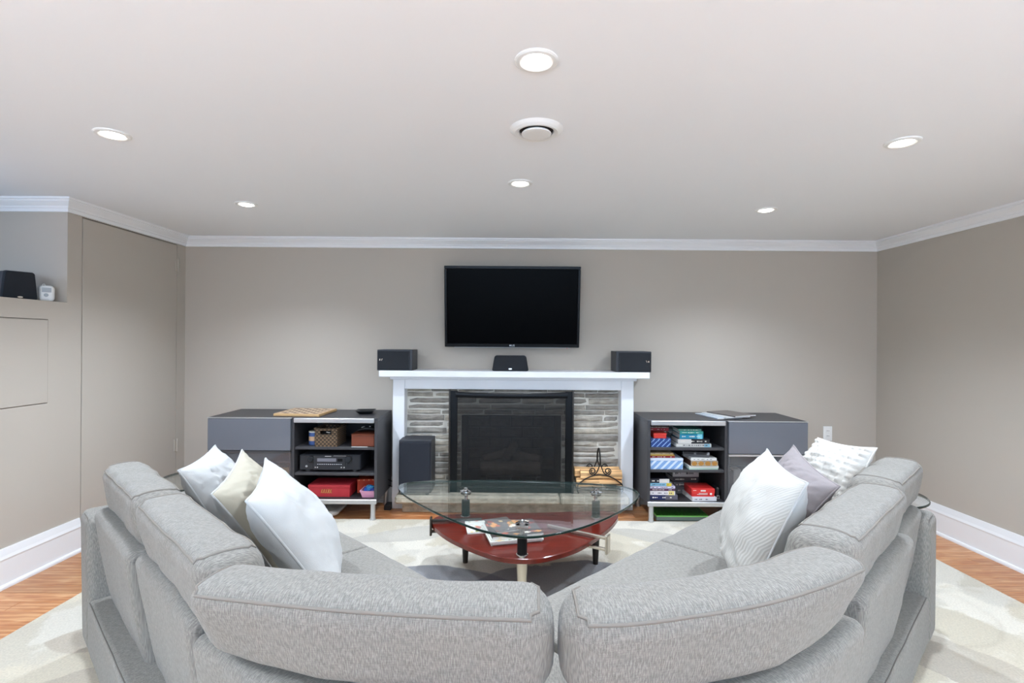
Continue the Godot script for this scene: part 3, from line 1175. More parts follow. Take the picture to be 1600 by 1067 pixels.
# piping round the top panel of a headrest: outer edge, one end, inner edge, other end
func top_piping(rows: Array, parent: Node, i0: int, r := 0.0034) -> void:
	var n = rows.size()
	var k_out = 3
	var k_in = 14
	var pts = []
	for i in range(i0 + 1, n - i0 - 1):
		pts.append(rows[i][k_out])
	var ia = n - i0 - 1
	for k in range(k_out + 1, k_in):
		var e = clampf(minf(k - k_out, k_in - k) / 3.0, 0, 1)
		var ii = clampi(ia - 1 + int(round(e)), 0, n - 1)
		pts.append(rows[ii][k])
	for i in range(n - i0 - 2, i0, -1):
		pts.append(rows[i][k_in])
	for k in range(k_in - 1, k_out, -1):
		var e = clampf(minf(k - k_out, k_in - k) / 3.0, 0, 1)
		var ii = clampi(i0 + 1 - int(round(e)), 0, n - 1)
		pts.append(rows[ii][k])
	var b = MB.new()
	b.tube(pts, r, 6, true)
	part("piping", b, M.piping, parent)

func edge_seam(rows: Array, k: int, i0: int, i1: int, parent: Node, r := 0.0022) -> void:
	var pts = []
	for i in range(i0, i1):
		pts.append(rows[i][k])
	var b = MB.new()
	b.tube(pts, r, 6)
	part("seam", b, M.seam, parent)

func sofa() -> void:
	var t = thing("sectional_sofa", "large curved grey fabric sectional sofa with six low headrest rolls, seen from behind", "sofa", V(0.05, 0.0, 1.35))
	var rows: Array
	# plinth of each wing, showing as a ledge behind the backrests, and the corner between them
	for s in [[-1.0, 1.50, 0.43, 0.39], [1.0, 1.62, 0.405, 0.39]]:
		var p = along([W(s[0], -0.30, s[2]), W(s[0], 0.5, s[2]), W(s[0], s[1], s[2])])
		rows = sweep(p, [s[3], 0.10, 0.022], 0.153, {"end": 0.015, "amp": 0.002, "seed": 3})
		var base = cushion("base", rows, t)
		edge_seam(rows, 3, 2, rows.size() - 3, base)
	var mb = MB.new()
	mb.prism(PackedVector2Array([Vector2(0.0, 1.52), W(-1, 0.0, 0.5), W(-1, 0.1, 0.80), Vector2(-0.42, 0.86), Vector2(-0.1, 0.80), Vector2(0.2, 0.80), Vector2(0.48, 0.86), W(1, 0.1, 0.78), W(1, 0.0, 0.5)]), 0.052, 0.25, 0.015)
	part("base", mb, M.sofa, t)
	mb = MB.new()
	mb.prism(PackedVector2Array([Vector2(0.0, 1.54), W(-1, -0.02, 0.6), Vector2(-0.30, 1.05), Vector2(0.05, 1.0), Vector2(0.40, 1.05), W(1, -0.02, 0.58)]), 0.25, 0.435, 0.02)
	part("seat_cushion", mb, M.sofa, t)
	for s in [[-1.0, 0.0, 0.785, 0.30], [-1.0, 0.789, 1.468, 0.30], [1.0, 0.0, 0.885, 0.275], [1.0, 0.889, 1.588, 0.275]]:
		var p = along([W(s[0], s[1], s[3]), W(s[0], (s[1] + s[2]) / 2, s[3]), W(s[0], s[2], s[3])])
		cushion("seat_cushion", sweep(p, [0.305, 0.095, 0.035], 0.342, {"end": 0.012, "dome": 0.008, "amp": 0.003, "seed": 5}), t)
	# backrests of the wings
	for s in [[-1.0, 0.862, 1.462, 0.702], [-1.0, 0.295, 0.858, 0.682], [1.0, 1.165, 1.583, 0.672], [1.0, 0.515, 1.161, 0.706]]:
		var p = along([W(s[0], s[1], s[3]), W(s[0], (s[1] + s[2]) / 2, s[3]), W(s[0], s[2], s[3])])
		rows = sweep(p, [0.072, 0.21, 0.034], 0.41, {"end": 0.022, "lean": 0.17, "amp": 0.004, "belly": 0.006, "seed": 11 + int(s[1] * 10)})
		cushion("backrest", rows, t)
	# curved backrests of the corner
	var cl = along([Vector2(-0.745, 1.175), Vector2(-0.645, 1.108), Vector2(-0.515, 1.022), Vector2(-0.30, 0.93), Vector2(-0.10, 0.885), Vector2(0.088, 0.872)])
	cushion("backrest", sweep(cl, [0.072, 0.195, 0.030], 0.395, {"end": 0.022, "lean": 0.17, "off": -0.106, "belly": 0.006, "seed": 41}), t)
	var cr = along([Vector2(0.895, 1.265), Vector2(0.718, 1.122), Vector2(0.585, 1.034), Vector2(0.42, 0.945), Vector2(0.25, 0.892), Vector2(0.098, 0.872)])
	cushion("backrest", sweep(cr, [0.072, 0.195, 0.030], 0.395, {"end": 0.022, "lean": 0.17, "off": -0.106, "belly": 0.006, "seed": 43}), t)
	# headrest rolls
	for s in [[-1.0, 0.855, 1.475, 0.70, 0.076], [-1.0, 0.185, 0.868, 0.70, 0.076], [1.0, 1.150, 1.715, 0.672, 0.084], [1.0, 0.415, 1.145, 0.702, 0.084]]:
		var p = along([W(s[0], s[1], s[3]), W(s[0], (s[1] + s[2]) / 2, s[3]), W(s[0], s[2], s[3])])
		rows = sweep(p, [s[4], 0.088, 0.038], 0.690, {"end": 0.064, "lean": 0.20, "dome": 0.012, "belly": 0.004, "amp": 0.005, "seed": 21 + int(s[1] * 10)})
		var hr = cushion("headrest", rows, t)
		top_piping(rows, hr, 6 if s[0] > 0 else 5)
	cl = along([Vector2(-0.655, 1.105), Vector2(-0.54, 1.082), Vector2(-0.40, 1.056), Vector2(-0.26, 1.036), Vector2(-0.10, 1.022), Vector2(0.088, 1.012)])
	rows = sweep(cl, [0.080, 0.088, 0.038], 0.690, {"end": 0.062, "lean": 0.22, "dome": 0.012, "belly": 0.004, "amp": 0.004, "seed": 61, "tilt0": 0.32})
	top_piping(rows, cushion("headrest", rows, t), 4)
	cr = along([Vector2(0.096, 1.0), Vector2(0.20, 1.002), Vector2(0.33, 1.032), Vector2(0.48, 1.078), Vector2(0.64, 1.155), Vector2(0.80, 1.25)])
	rows = sweep(cr, [0.080, 0.088, 0.038], 0.690, {"end": 0.062, "lean": 0.22, "dome": 0.012, "belly": 0.004, "amp": 0.004, "seed": 67, "tilt1": 0.32})
	top_piping(rows, cushion("headrest", rows, t), 4)
	# arms
	for s in [[-1.0, 1.592, 0.82, 0.14], [1.0, 1.675, 0.80, 0.02]]:
		var p = along([W(s[0], s[1], 0.0), W(s[0], s[1], 0.4), W(s[0], s[1], s[2])])
		rows = sweep(p, [0.088, 0.258, 0.035], 0.308, {"end": 0.03, "lean": s[3], "amp": 0.003, "seed": 71})
		var arm = cushion("arm", rows, t)
		var n = rows.size()
		var pts = []
		for k in range(0, 8):
			pts.append(rows[n - 4][(14 - k) % 44])
		for k in range(21, 29):
			pts.append(rows[n - 4][k])
		var b = MB.new()
		b.tube(pts.slice(8) if false else pts.slice(0, 8), 0.002, 6)
		part("seam", b, M.seam, arm)
	# feet
	for q in [W(-1, 1.6, 0.74), W(-1, 1.6, 0.1), W(1, 1.7, 0.72), W(1, 1.7, 0.1), Vector2(-0.3, 0.95), Vector2(0.35, 0.95), Vector2(0.0, 1.42), W(-1, 0.75, 0.74), W(1, 0.8, 0.72)]:
		var b = MB.new()
		b.lathe(V(q.x, 0.0, q.y), [Vector2(0.018, 0.008), Vector2(0.022, 0.03), Vector2(0.024, 0.062)], 16)
		part("foot", b, M.black, t)

# ---------------------------------------------------------------- coffee table
func smooth_outline(pts: Array, per := 10) -> PackedVector2Array:
	var out = PackedVector2Array()
	var n = pts.size()
	for i in n:
		var p0: Vector2 = pts[(i - 1 + n) % n]
		var p1: Vector2 = pts[i]
		var p2: Vector2 = pts[(i + 1) % n]
		var p3: Vector2 = pts[(i + 2) % n]
		for k in per:
			out.append(p1.cubic_interpolate(p2, p0, p3, float(k) / per))
	return out

func coffee_table() -> void:
	var t = thing("coffee_table", "rounded triangular glass coffee table over a cherry wood shelf on three metal legs", "coffee table", V(0.05, 0, 2.7))
	var gl = smooth_outline([Vector2(0.06, 2.238), Vector2(0.215, 2.285), Vector2(0.37, 2.39), Vector2(0.55, 2.575), Vector2(0.68, 2.76), Vector2(0.735, 2.91), Vector2(0.69, 3.02), Vector2(0.56, 3.075), Vector2(0.30, 3.125), Vector2(0.02, 3.15), Vector2(-0.26, 3.145), Vector2(-0.50, 3.12), Vector2(-0.63, 3.075), Vector2(-0.665, 2.99), Vector2(-0.60, 2.84), Vector2(-0.47, 2.66), Vector2(-0.31, 2.475), Vector2(-0.12, 2.305)], 8)
	var b = MB.new()
	b.prism(gl, 0.408, 0.420, 0.0, true, false)
	part("glass_top", b, M.glass, t)
	b = MB.new()
	b.prism(gl, 0.408, 0.420, 0.003, false, true)
	part("glass_rim", b, M.glass_edge, t)
	var sh = smooth_outline([Vector2(0.055, 2.352), Vector2(0.16, 2.37), Vector2(0.33, 2.485), Vector2(0.50, 2.70), Vector2(0.60, 2.88), Vector2(0.625, 2.98), Vector2(0.57, 3.03), Vector2(0.40, 3.02), Vector2(0.10, 2.985), Vector2(-0.18, 2.965), Vector2(-0.36, 2.95), Vector2(-0.43, 2.90), Vector2(-0.435, 2.80), Vector2(-0.33, 2.62), Vector2(-0.19, 2.475), Vector2(-0.055, 2.375)], 8)
	b = MB.new()
	b.prism(sh, 0.246, 0.272, 0.003)
	part("shelf", b, M.cherry, t)
	var legs = [Vector2(0.055, 2.385), Vector2(-0.258, 2.905), Vector2(0.487, 2.90)]
	for i in 3:
		var q: Vector2 = legs[i]
		var lg: MeshInstance3D
		b = MB.new()
		b.lathe(V(q.x, 0, q.y), [Vector2(0.014, 0.006), Vector2(0.015, 0.02), Vector2(0.027, 0.246)], 20)
		lg = part("leg", b, M.nickel if i == 0 else M.dark_metal, t)
		b = MB.new()
		b.lathe(V(q.x, 0, q.y), [Vector2(0.0165, 0.0), Vector2(0.0165, 0.007), Vector2(0.013, 0.010)], 20)
		part("glide", b, M.chrome, lg)
		b = MB.new()
		b.lathe(V(q.x, 0, q.y), [Vector2(0.027, 0.272), Vector2(0.027, 0.278), Vector2(0.0235, 0.280), Vector2(0.0235, 0.368), Vector2(0.022, 0.370)], 24)
		var po = part("post", b, M.black_gloss, t)
		b = MB.new()
		b.lathe(V(q.x, 0, q.y), [Vector2(0.0245, 0.272), Vector2(0.0285, 0.274), Vector2(0.0285, 0.281), Vector2(0.0245, 0.283)], 24)
		b.lathe(V(q.x, 0, q.y), [Vector2(0.012, 0.370), Vector2(0.012, 0.402), Vector2(0.030, 0.404), Vector2(0.030, 0.408)], 24)
		part("collar", b, M.chrome, po)
		b = MB.new()
		b.lathe(V(q.x, 0, q.y), [Vector2(0.034, 0.420), Vector2(0.033, 0.425), Vector2(0.020, 0.428), Vector2(0.012, 0.431), Vector2(0.011, 0.440), Vector2(0.004, 0.444)], 24)
		part("cap", b, M.chrome, po)
	# metal straps that clasp the shelf and run in towards its middle
	for s in [[Vector2(0.492, 2.565), Vector2(0.20, 2.74)], [Vector2(-0.440, 2.80), Vector2(-0.16, 2.83)]]:
		b = MB.new()
		var d: Vector2 = (s[1] - s[0]).normalized()
		var n = d.orthogonal() * 0.006
		var l: float = s[0].distance_to(s[1])
		var mid: Vector2 = (s[0] + s[1]) / 2
		var bs = Basis(Vector3.UP, atan2(d.y, d.x))
		b.box(V(mid.x, 0.287, mid.y), Vector3(l, 0.014, 0.016), 0.002, bs)
		b.box(V(mid.x, 0.228, mid.y), Vector3(l, 0.014, 0.016), 0.002, bs)
		b.box(V(s[0].x, 0.258, s[0].y), Vector3(0.012, 0.095, 0.05), 0.003, bs)
		part("strap", b, M.nickel if s[0].x > 0 else M.dark_metal, t)

func rug_and_tables() -> void:
	# rug
	var b = MB.new()
	b.quad(V(-2.14, 0.012, 3.60), V(2.52, 0.012, 3.60), V(2.52, 0.012, 0.40), V(-2.14, 0.012, 0.40), Vector3.UP, [Vector2(0, 0), Vector2(1, 0), Vector2(1, 1), Vector2(0, 1)])
	for e in [[V(-2.14, 0, 3.60), V(2.52, 0, 3.60), Vector3(0, 0, -1)], [V(2.52, 0, 3.60), V(2.52, 0, 0.40), Vector3.RIGHT], [V(2.52, 0, 0.40), V(-2.14, 0, 0.40), Vector3(0, 0, 1)], [V(-2.14, 0, 0.40), V(-2.14, 0, 3.60), Vector3.LEFT]]:
		var up = Vector3(0, 0.012, 0)
		b.quad(e[0], e[1], e[1] + up, e[0] + up, e[2], [Vector2(0.01, 0.01), Vector2(0.02, 0.01), Vector2(0.02, 0.02), Vector2(0.01, 0.02)])
	var r = part("area_rug", b, M.rug, self)
	tag(r, "large cream area rug with pale brushed patches and slate leaf shapes under the sofa", "rug")
	# small round side tables by the far ends of the sofa
	for s in [[1.835, 2.61, "small round glass side table between the sofa and the right wall"], [-1.66, 2.80, "small round glass side table between the sofa and the flush closet door"]]:
		var t = thing("side_table", s[2], "side table", V(s[0], 0, s[1]))
		b = MB.new()
		b.lathe(Vector3(), [Vector2(0.25, 0.510), Vector2(0.25, 0.520)], 48)
		part("glass_top", b, M.glass, t, false)
		b = MB.new()
		b.lathe(Vector3(), [Vector2(0.249, 0.509), Vector2(0.252, 0.512), Vector2(0.252, 0.518), Vector2(0.249, 0.521)], 48, Basis(), false)
		part("glass_rim", b, M.glass_edge, t, false)
		b = MB.new()
		b.lathe(Vector3(), [Vector2(0.016, 0.02), Vector2(0.016, 0.502), Vector2(0.06, 0.504), Vector2(0.06, 0.5095)], 20)
		part("pole", b, M.chrome, t, false)
		b = MB.new()
		b.lathe(Vector3(), [Vector2(0.17, 0.0122), Vector2(0.17, 0.018), Vector2(0.15, 0.024), Vector2(0.02, 0.03)], 32)
		part("base", b, M.chrome, t, false)

# ---------------------------------------------------------------- media cabinets
func cabinet(label: String, x0: float, x1: float, xd: float, open_first: bool) -> Node3D:
	var t = thing("media_cabinet", label, "cabinet", V((x0 + x1) / 2, 0, 3.79))
	var d0 = 3.575
	var d1 = 4.005
	var b = MB.new()
	b.span(x0, x1, 0.710, 0.732, d0, d1, 0.002)
	part("top_panel", b, M.cab, t)
	for x in [x0, x1 - 0.02]:
		b = MB.new()
		b.span(x, x + 0.02, 0.135, 0.710, d0, d1, 0.001)
		part("side_panel", b, M.cab, t)
	b = MB.new()
	b.span(x0 + 0.02, x1 - 0.02, 0.135, 0.160, d0, d1, 0.001)
	part("bottom_panel", b, M.cab_dark, t)
	b = MB.new()
	b.span(xd - 0.018, xd + 0.018, 0.160, 0.710, d0, d1 - 0.01, 0.001)
	part("divider", b, M.cab, t)
	b = MB.new()
	b.span(x0 + 0.02, x1 - 0.02, 0.160, 0.710, d1 - 0.008, d1, 0)
	part("back_panel", b, M.cab_dark, t)
	var o0 = x0 + 0.02 if open_first else xd + 0.018
	var o1 = xd - 0.018 if open_first else x1 - 0.02
	var c0 = xd + 0.018 if open_first else x0 + 0.02
	var c1 = x1 - 0.02 if open_first else xd - 0.018
	for h in ([0.519, 0.362] if open_first else [0.505, 0.323]):
		b = MB.new()
		b.span(o0, o1, h, h + 0.018, d0 + 0.012, d1 - 0.01, 0.001)
		part("shelf", b, M.cab, t)
	b = MB.new()
	b.span(c0, c1, 0.40, 0.412, d0 + 0.03, d1 - 0.01, 0.001)
	part("shelf", b, M.cab_dark, t)
	b = MB.new()
	b.span(o0, o1, 0.698, 0.730, d0 - 0.016, d0, 0.003)
	part("trim_strip", b, M.silver, t)
	b = MB.new()
	b.span(c0 - 0.02, c1 + 0.02, 0.726, 0.732, d0 - 0.020, d0, 0.001)
	part("trim_strip", b, M.silver, t)
	b = MB.new()
	b.span(x0, x1, 0.128, 0.160, d0 - 0.016, d0, 0.003)
	part("trim_strip", b, M.silver, t)
	b = MB.new()
	b.span(c0 - 0.016, c1 + 0.016, 0.502, 0.724, d0 - 0.020, d0, 0.002)
	part("drawer_front", b, M.gloss_grey, t)
	b = MB.new()
	b.span(c0 - 0.016, c1 + 0.016, 0.166, 0.498, d0 - 0.012, d0 - 0.006, 0)
	var door = part("glass_door", b, M.smoked, t)
	b = MB.new()
	b.span(c0 - 0.016, c1 + 0.016, 0.484, 0.498, d0 - 0.018, d0 - 0.001, 0.001)
	b.span(c0 - 0.016, c1 + 0.016, 0.166, 0.180, d0 - 0.018, d0 - 0.001, 0.001)
	part("door_rail", b, M.cab if not open_first else M.silver, door)
	for q in [[x0 + 0.03, d0 + 0.012], [x1 - 0.03, d0 + 0.012], [x0 + 0.03, d1 - 0.04], [x1 - 0.03, d1 - 0.04]]:
		b = MB.new()
		b.lathe(V(q[0], 0, q[1]), [Vector2(0.021, 0.0125 if q[1] < 3.6 else 0.0005), Vector2(0.021, 0.022), Vector2(0.018, 0.024), Vector2(0.018, 0.135)], 20)
		part("leg", b, M.silver, t)
	# rows of shelf pin holes beside the open shelves
	b = MB.new()
	for k in 14:
		b.box(V(o0 + 0.0005 if not open_first else o1 - 0.0005, 0.19 + k * 0.036, d0 + 0.06), Vector3(0.001, 0.005, 0.005), 0)
	part("pin_holes", b, M.black, t)
	return t

func cabinets() -> void:
	cabinet("dark grey media cabinet with open shelves holding the receiver, next to the subwoofer", -2.135, -0.945, -1.548, false)
	cabinet("dark grey media cabinet with open shelves full of stacked books", 0.962, 2.085, 1.525, true)

# ---------------------------------------------------------------- loudspeakers
func speakers() -> void:
	var b: MB
	for s in [[-0.872, -1.0, "black box loudspeaker on the mantel end above the subwoofer"], [0.908, 1.0, "black box loudspeaker on the mantel end above the firewood"]]:
		var t = thing("bookshelf_speaker", s[2], "loudspeaker", V(s[0], 1.058, 3.86), 0.0, "box loudspeakers lying on the mantel")
		var sg: float = s[1]
		b = MB.new()
		b.box(Vector3(0, 0.077, -0.018), Vector3(0.262, 0.154, 0.205), 0.002)
		part("cabinet", b, M.speaker_box, t, false)
		b = MB.new()
		b.box(Vector3(sg * 0.008, 0.077, 0.092), Vector3(0.238, 0.140, 0.018), 0.004)
		var gr = part("grille", b, M.grille, t, false)
		b = MB.new()
		b.box(Vector3(sg * 0.008, 0.1455, 0.1005), Vector3(0.236, 0.0025, 0.002), 0)
		b.box(Vector3(-sg * 0.109, 0.077, 0.1005), Vector3(0.002, 0.137, 0.002), 0)
		part("edge_line", b, M.speaker_box, gr, false)
		b = MB.new()
		b.box(Vector3(sg * 0.107, 0.080, 0.1015), Vector3(0.010, 0.014, 0.003), 0.001)
		b.box(Vector3(sg * 0.090, 0.085, 0.1015), Vector3(0.010, 0.003, 0.002), 0)
		b.box(Vector3(sg * 0.093, 0.079, 0.1015), Vector3(0.003, 0.014, 0.002), 0)
		part("badge", b, M.chrome, gr, false)
	# centre speaker
	var t = thing("center_speaker", "small black centre loudspeaker with sloping ends under the television", "loudspeaker", V(-0.011, 1.058, 3.84))
	b = MB.new()
	var rows = []
	for z in [-0.10, 0.045]:
		rows.append(_trapezoid(0.138, 0.118, 0.116, 0.014, z))
	b.grid(rows, true, 1.0, true)
	part("cabinet", b, M.speaker_box, t, false)
	b = MB.new()
	rows = []
	for q in [[0.045, 0.0], [0.056, 0.0], [0.060, 0.004]]:
		rows.append(_trapezoid(0.136 - q[1], 0.116 - q[1], 0.114 - q[1], 0.014, q[0]))
	b.grid(rows, true, 1.0, true)
	var gr = part("grille", b, M.grille, t, false)
	b = MB.new()
	b.lathe(Vector3(0, 0.017, 0.061), [Vector2(0.011, -0.001), Vector2(0.010, 0.001)], 18, Basis(Vector3.RIGHT, PI / 2).scaled(Vector3(1.3, 0.55, 1)))
	part("badge", b, M.chrome, gr, false)
	# subwoofer
	t = thing("subwoofer", "tall black subwoofer on the hearth beside the fire screen", "subwoofer", V(-0.708, 0.146, 3.82))
	b = MB.new()
	for x in [-0.09, 0.09]:
		for z in [-0.08, 0.08]:
			b.lathe(Vector3(x, 0, z), [Vector2(0.012, 0.0), Vector2(0.014, 0.013)], 12)
	part("feet", b, M.black, t, false)
	b = MB.new()
	b.box(Vector3(0, 0.207, -0.012), Vector3(0.240, 0.388, 0.190), 0.004)
	part("cabinet", b, M.speaker_box, t, false)
	b = MB.new()
	b.box(Vector3(0, 0.205, 0.093), Vector3(0.232, 0.372, 0.020), 0.006)
	part("grille", b, M.sub_grille, t, false)
	# alcove speaker and monitor
	t = thing("alcove_speaker", "black tapered loudspeaker on the alcove ledge beside the white monitor", "loudspeaker", V(-2.735, 1.488, 2.79), deg_to_rad(62))
	b = MB.new()
	rows = []
	for z in [-0.10, 0.045]:
		rows.append(_trapezoid(0.078, 0.064, 0.155, 0.012, z))
	b.grid(rows, true, 1.0, true)
	part("cabinet", b, M.speaker_box, t, false)
	b = MB.new()
	rows = []
	for q in [[0.045, 0.0], [0.055, 0.0], [0.060, 0.004]]:
		rows.append(_trapezoid(0.076 - q[1], 0.062 - q[1], 0.153 - q[1], 0.012, q[0]))
	b.grid(rows, true, 1.0, true)
	gr = part("grille", b, M.grille, t, false)
	b = MB.new()
	b.lathe(Vector3(0, 0.014, 0.061), [Vector2(0.010, -0.001), Vector2(0.009, 0.001)], 18, Basis(Vector3.RIGHT, PI / 2).scaled(Vector3(1.3, 0.5, 1)))
	part("badge", b, M.chrome, gr, false)
	t = thing("baby_monitor", "small white rounded baby monitor on the alcove ledge", "monitor", V(-2.662, 1.488, 2.895), deg_to_rad(42))
	b = MB.new()
	rows = []
	for q in [[-0.020, 0.012], [-0.014, 0.003], [0.0, 0.0], [0.012, 0.002], [0.018, 0.008], [0.020, 0.016]]:
		var ring = PackedVector3Array()
		for p in rounded(0.036, 0.046, 0.022, q[1]):
			ring.append(Vector3(p.x, p.y + 0.046, q[0]))
		rows.append(ring)
	b.grid(rows, true, 1.0, true)
	part("body", b, M.plastic_white, t, false)
	b = MB.new()
	b.box(Vector3(0.002, 0.065, 0.0205), Vector3(0.040, 0.026, 0.002), 0.001)
	part("display", b, M.lens_grey, t, false)
	b = MB.new()
	b.lathe(Vector3(0, 0.036, 0.0195), [Vector2(0.010, 0.0), Vector2(0.010, 0.002), Vector2(0.007, 0.003)], 20, Basis(Vector3.RIGHT, PI / 2))
	part("button", b, M.lens_grey, t, false)
	b = MB.new()
	b.tube([Vector3(-0.018, 0.090, 0), Vector3(-0.014, 0.098, 0), Vector3(-0.008, 0.099, 0), Vector3(-0.004, 0.091, 0)], 0.002, 6)
	part("loop", b, M.plastic_white, t, false)

func _trapezoid(wb: float, wt: float, h: float, r: float, z: float) -> PackedVector3Array:
	var ring = PackedVector3Array()
	for p in rounded(1.0, h / 2, r, 0.0):
		var y: float = p.y + h / 2
		var w: float = lerpf(wb, wt, y / h)
		ring.append(Vector3(signf(p.x) * (w - (1.0 - absf(p.x))) if absf(p.x) > 1.0 - r else p.x / (1.0 - r) * (w - r), y, z))
	return ring

# ---------------------------------------------------------------- pillows
# far: far top corner, near: near top corner, low: a point in the direction of the far bottom corner
func pillow(called: String, label: String, far: Vector3, near: Vector3, low: Vector3, o := {}) -> void:
	var e1 = near - far
	var s = e1.length()
	e1 = e1.normalized()
	var e2 = low - far
	e2 = (e2 - e1 * e2.dot(e1)).normalized()
	var c = far + (e1 + e2) * s / 2
	var nn = e1.cross(e2)
	if nn.y < 0.0:
		nn = -nn
	var th: float = o.get("thick", 0.085)
	var t = thing(called, label, "pillow", c, 0.0)
	var nz = noise(1.6, o.get("seed", 5), 3)
	var bump: float = o.get("bump", 0.0)
	var n = 64 if bump > 0.0 else 36
	for side in [1.0, -1.0]:
		var rows = []
		for j in n + 1:
			var line = PackedVector3Array()
			for i in n + 1:
				var u = sin((2.0 * i / n - 1.0) * PI / 2)
				var v = sin((2.0 * j / n - 1.0) * PI / 2)
				var x = u * (1.0 - 0.085 * (1.0 - v * v) * absf(u))
				var y = v * (1.0 - 0.085 * (1.0 - u * u) * absf(v))
				var z = pow(maxf((1.0 - pow(absf(u), 2.2)) * (1.0 - pow(absf(v), 2.2)), 0.0), 0.55)
				# creases running in from the corners and edges
				var w = nz.get_noise_2d(u * 0.5 + side * 3.0, v * 0.4) * 0.22 + 0.05 * sin((u - v) * 9.0 + 5.0 * nz.get_noise_2d(v * 0.8, u * 0.8)) * (u * u + v * v)
				w -= 0.10 * pow(1.0 - absf(nz.get_noise_2d(u * 0.9 + v * 0.5 + 7.0 + side, v * 0.9 - u * 0.4)), 9.0) * o.get("crease", 0.7)
				z *= th * (1.0 + w)
				if bump > 0.0 and side > 0.0:
					z += bump * absf(sin(u * 19.0) * sin(v * 19.0)) * smoothstep(0.0, 0.15, z / th)
				line.append((e1 * x + e2 * y) * s / 2 + nn * side * z + nn * o.get("bend", 0.0) * (x * x + y * y))
			rows.append(line)
		var b = MB.new()
		b.grid(rows, false, 1.0, false, 0)
		# face outwards
		var cen: int = (n / 2) * (n + 1) + n / 2
		if b.n[cen].dot(nn * side) < 0.0:
			b = MB.new()
			b.grid(rows, false, 1.0, false, -1 if b.n.size() == 0 else 1)
			if b.n[cen].dot(nn * side) < 0.0:
				b = MB.new()
				b.grid(rows, false, 1.0, false, -1)
		part("front_panel" if side > 0 else "back_panel", b, o.front if side > 0 else o.back, t, false)
	# corded edge
	var loop = []
	for e in 4:
		for i in 24:
			var u = 2.0 * i / 24.0 - 1.0
			var p: Vector2 = [Vector2(u, -1), Vector2(1, u), Vector2(-u, 1), Vector2(-1, -u)][e]
			var x = p.x * (1.0 - 0.085 * (1.0 - p.y * p.y) * absf(p.x))
			var y = p.y * (1.0 - 0.085 * (1.0 - p.x * p.x) * absf(p.y))
			loop.append((e1 * x + e2 * y) * s / 2 + nn * o.get("bend", 0.0) * (x * x + y * y))
	var b = MB.new()
	b.tube(loop, 0.004, 6, true)
	part("edge_cord", b, o.back, t, false)

func pillows() -> void:
	pillow("throw_pillow", "big plain white throw pillow in front of the taupe pillow", Vector3(-0.906, 0.842, -1.87), Vector3(-0.758, 0.818, -1.45), Vector3(-0.639, 0.466, -1.85), {"front": M.pillow_white, "back": M.pillow_white, "seed": 3, "thick": 0.095})
	pillow("throw_pillow", "taupe throw pillow with a white back, squeezed between two white pillows", Vector3(-1.126, 0.818, -2.12), Vector3(-1.029, 0.748, -1.74), Vector3(-1.126, 0.818, -2.12) + Vector3(0.22, -0.37, 0.02), {"front": M.pillow_taupe, "back": M.pillow_white, "seed": 13, "thick": 0.085, "crease": 2.0})
	pillow("throw_pillow", "white throw pillow behind the taupe pillow, nearest the closet door", Vector3(-1.373, 0.788, -2.35), Vector3(-1.327, 0.756, -2.02), Vector3(-1.373, 0.788, -2.35) + Vector3(0.20, -0.37, 0.05), {"front": M.pillow_white, "back": M.pillow_white, "seed": 23, "thick": 0.08, "crease": 1.5})
	pillow("throw_pillow", "white cotton throw pillow leaning in front of the grey pillow", Vector3(0.98, 0.875, -1.94), Vector3(0.89, 0.862, -1.52), Vector3(0.798, 0.455, -1.9), {"front": M.pillow_cord, "back": M.pillow_white, "seed": 33, "thick": 0.10})
	pillow("throw_pillow", "mauve grey velvet throw pillow between two white pillows", Vector3(1.198, 0.848, -2.15), Vector3(1.161, 0.777, -1.79), Vector3(1.198, 0.848, -2.15) + Vector3(-0.22, -0.37, 0.02), {"front": M.pillow_grey, "back": M.pillow_grey, "seed": 43, "thick": 0.08, "crease": 2.0})
	pillow("throw_pillow", "creamy white nubbly textured throw pillow beside the farthest headrest", Vector3(1.464, 0.831, -2.42), Vector3(1.5, 0.854, -2.08), Vector3(1.464, 0.831, -2.42) + Vector3(-0.20, -0.36, -0.08), {"front": M.pillow_cream, "back": M.pillow_cream, "seed": 53, "thick": 0.09, "bump": 0.010})

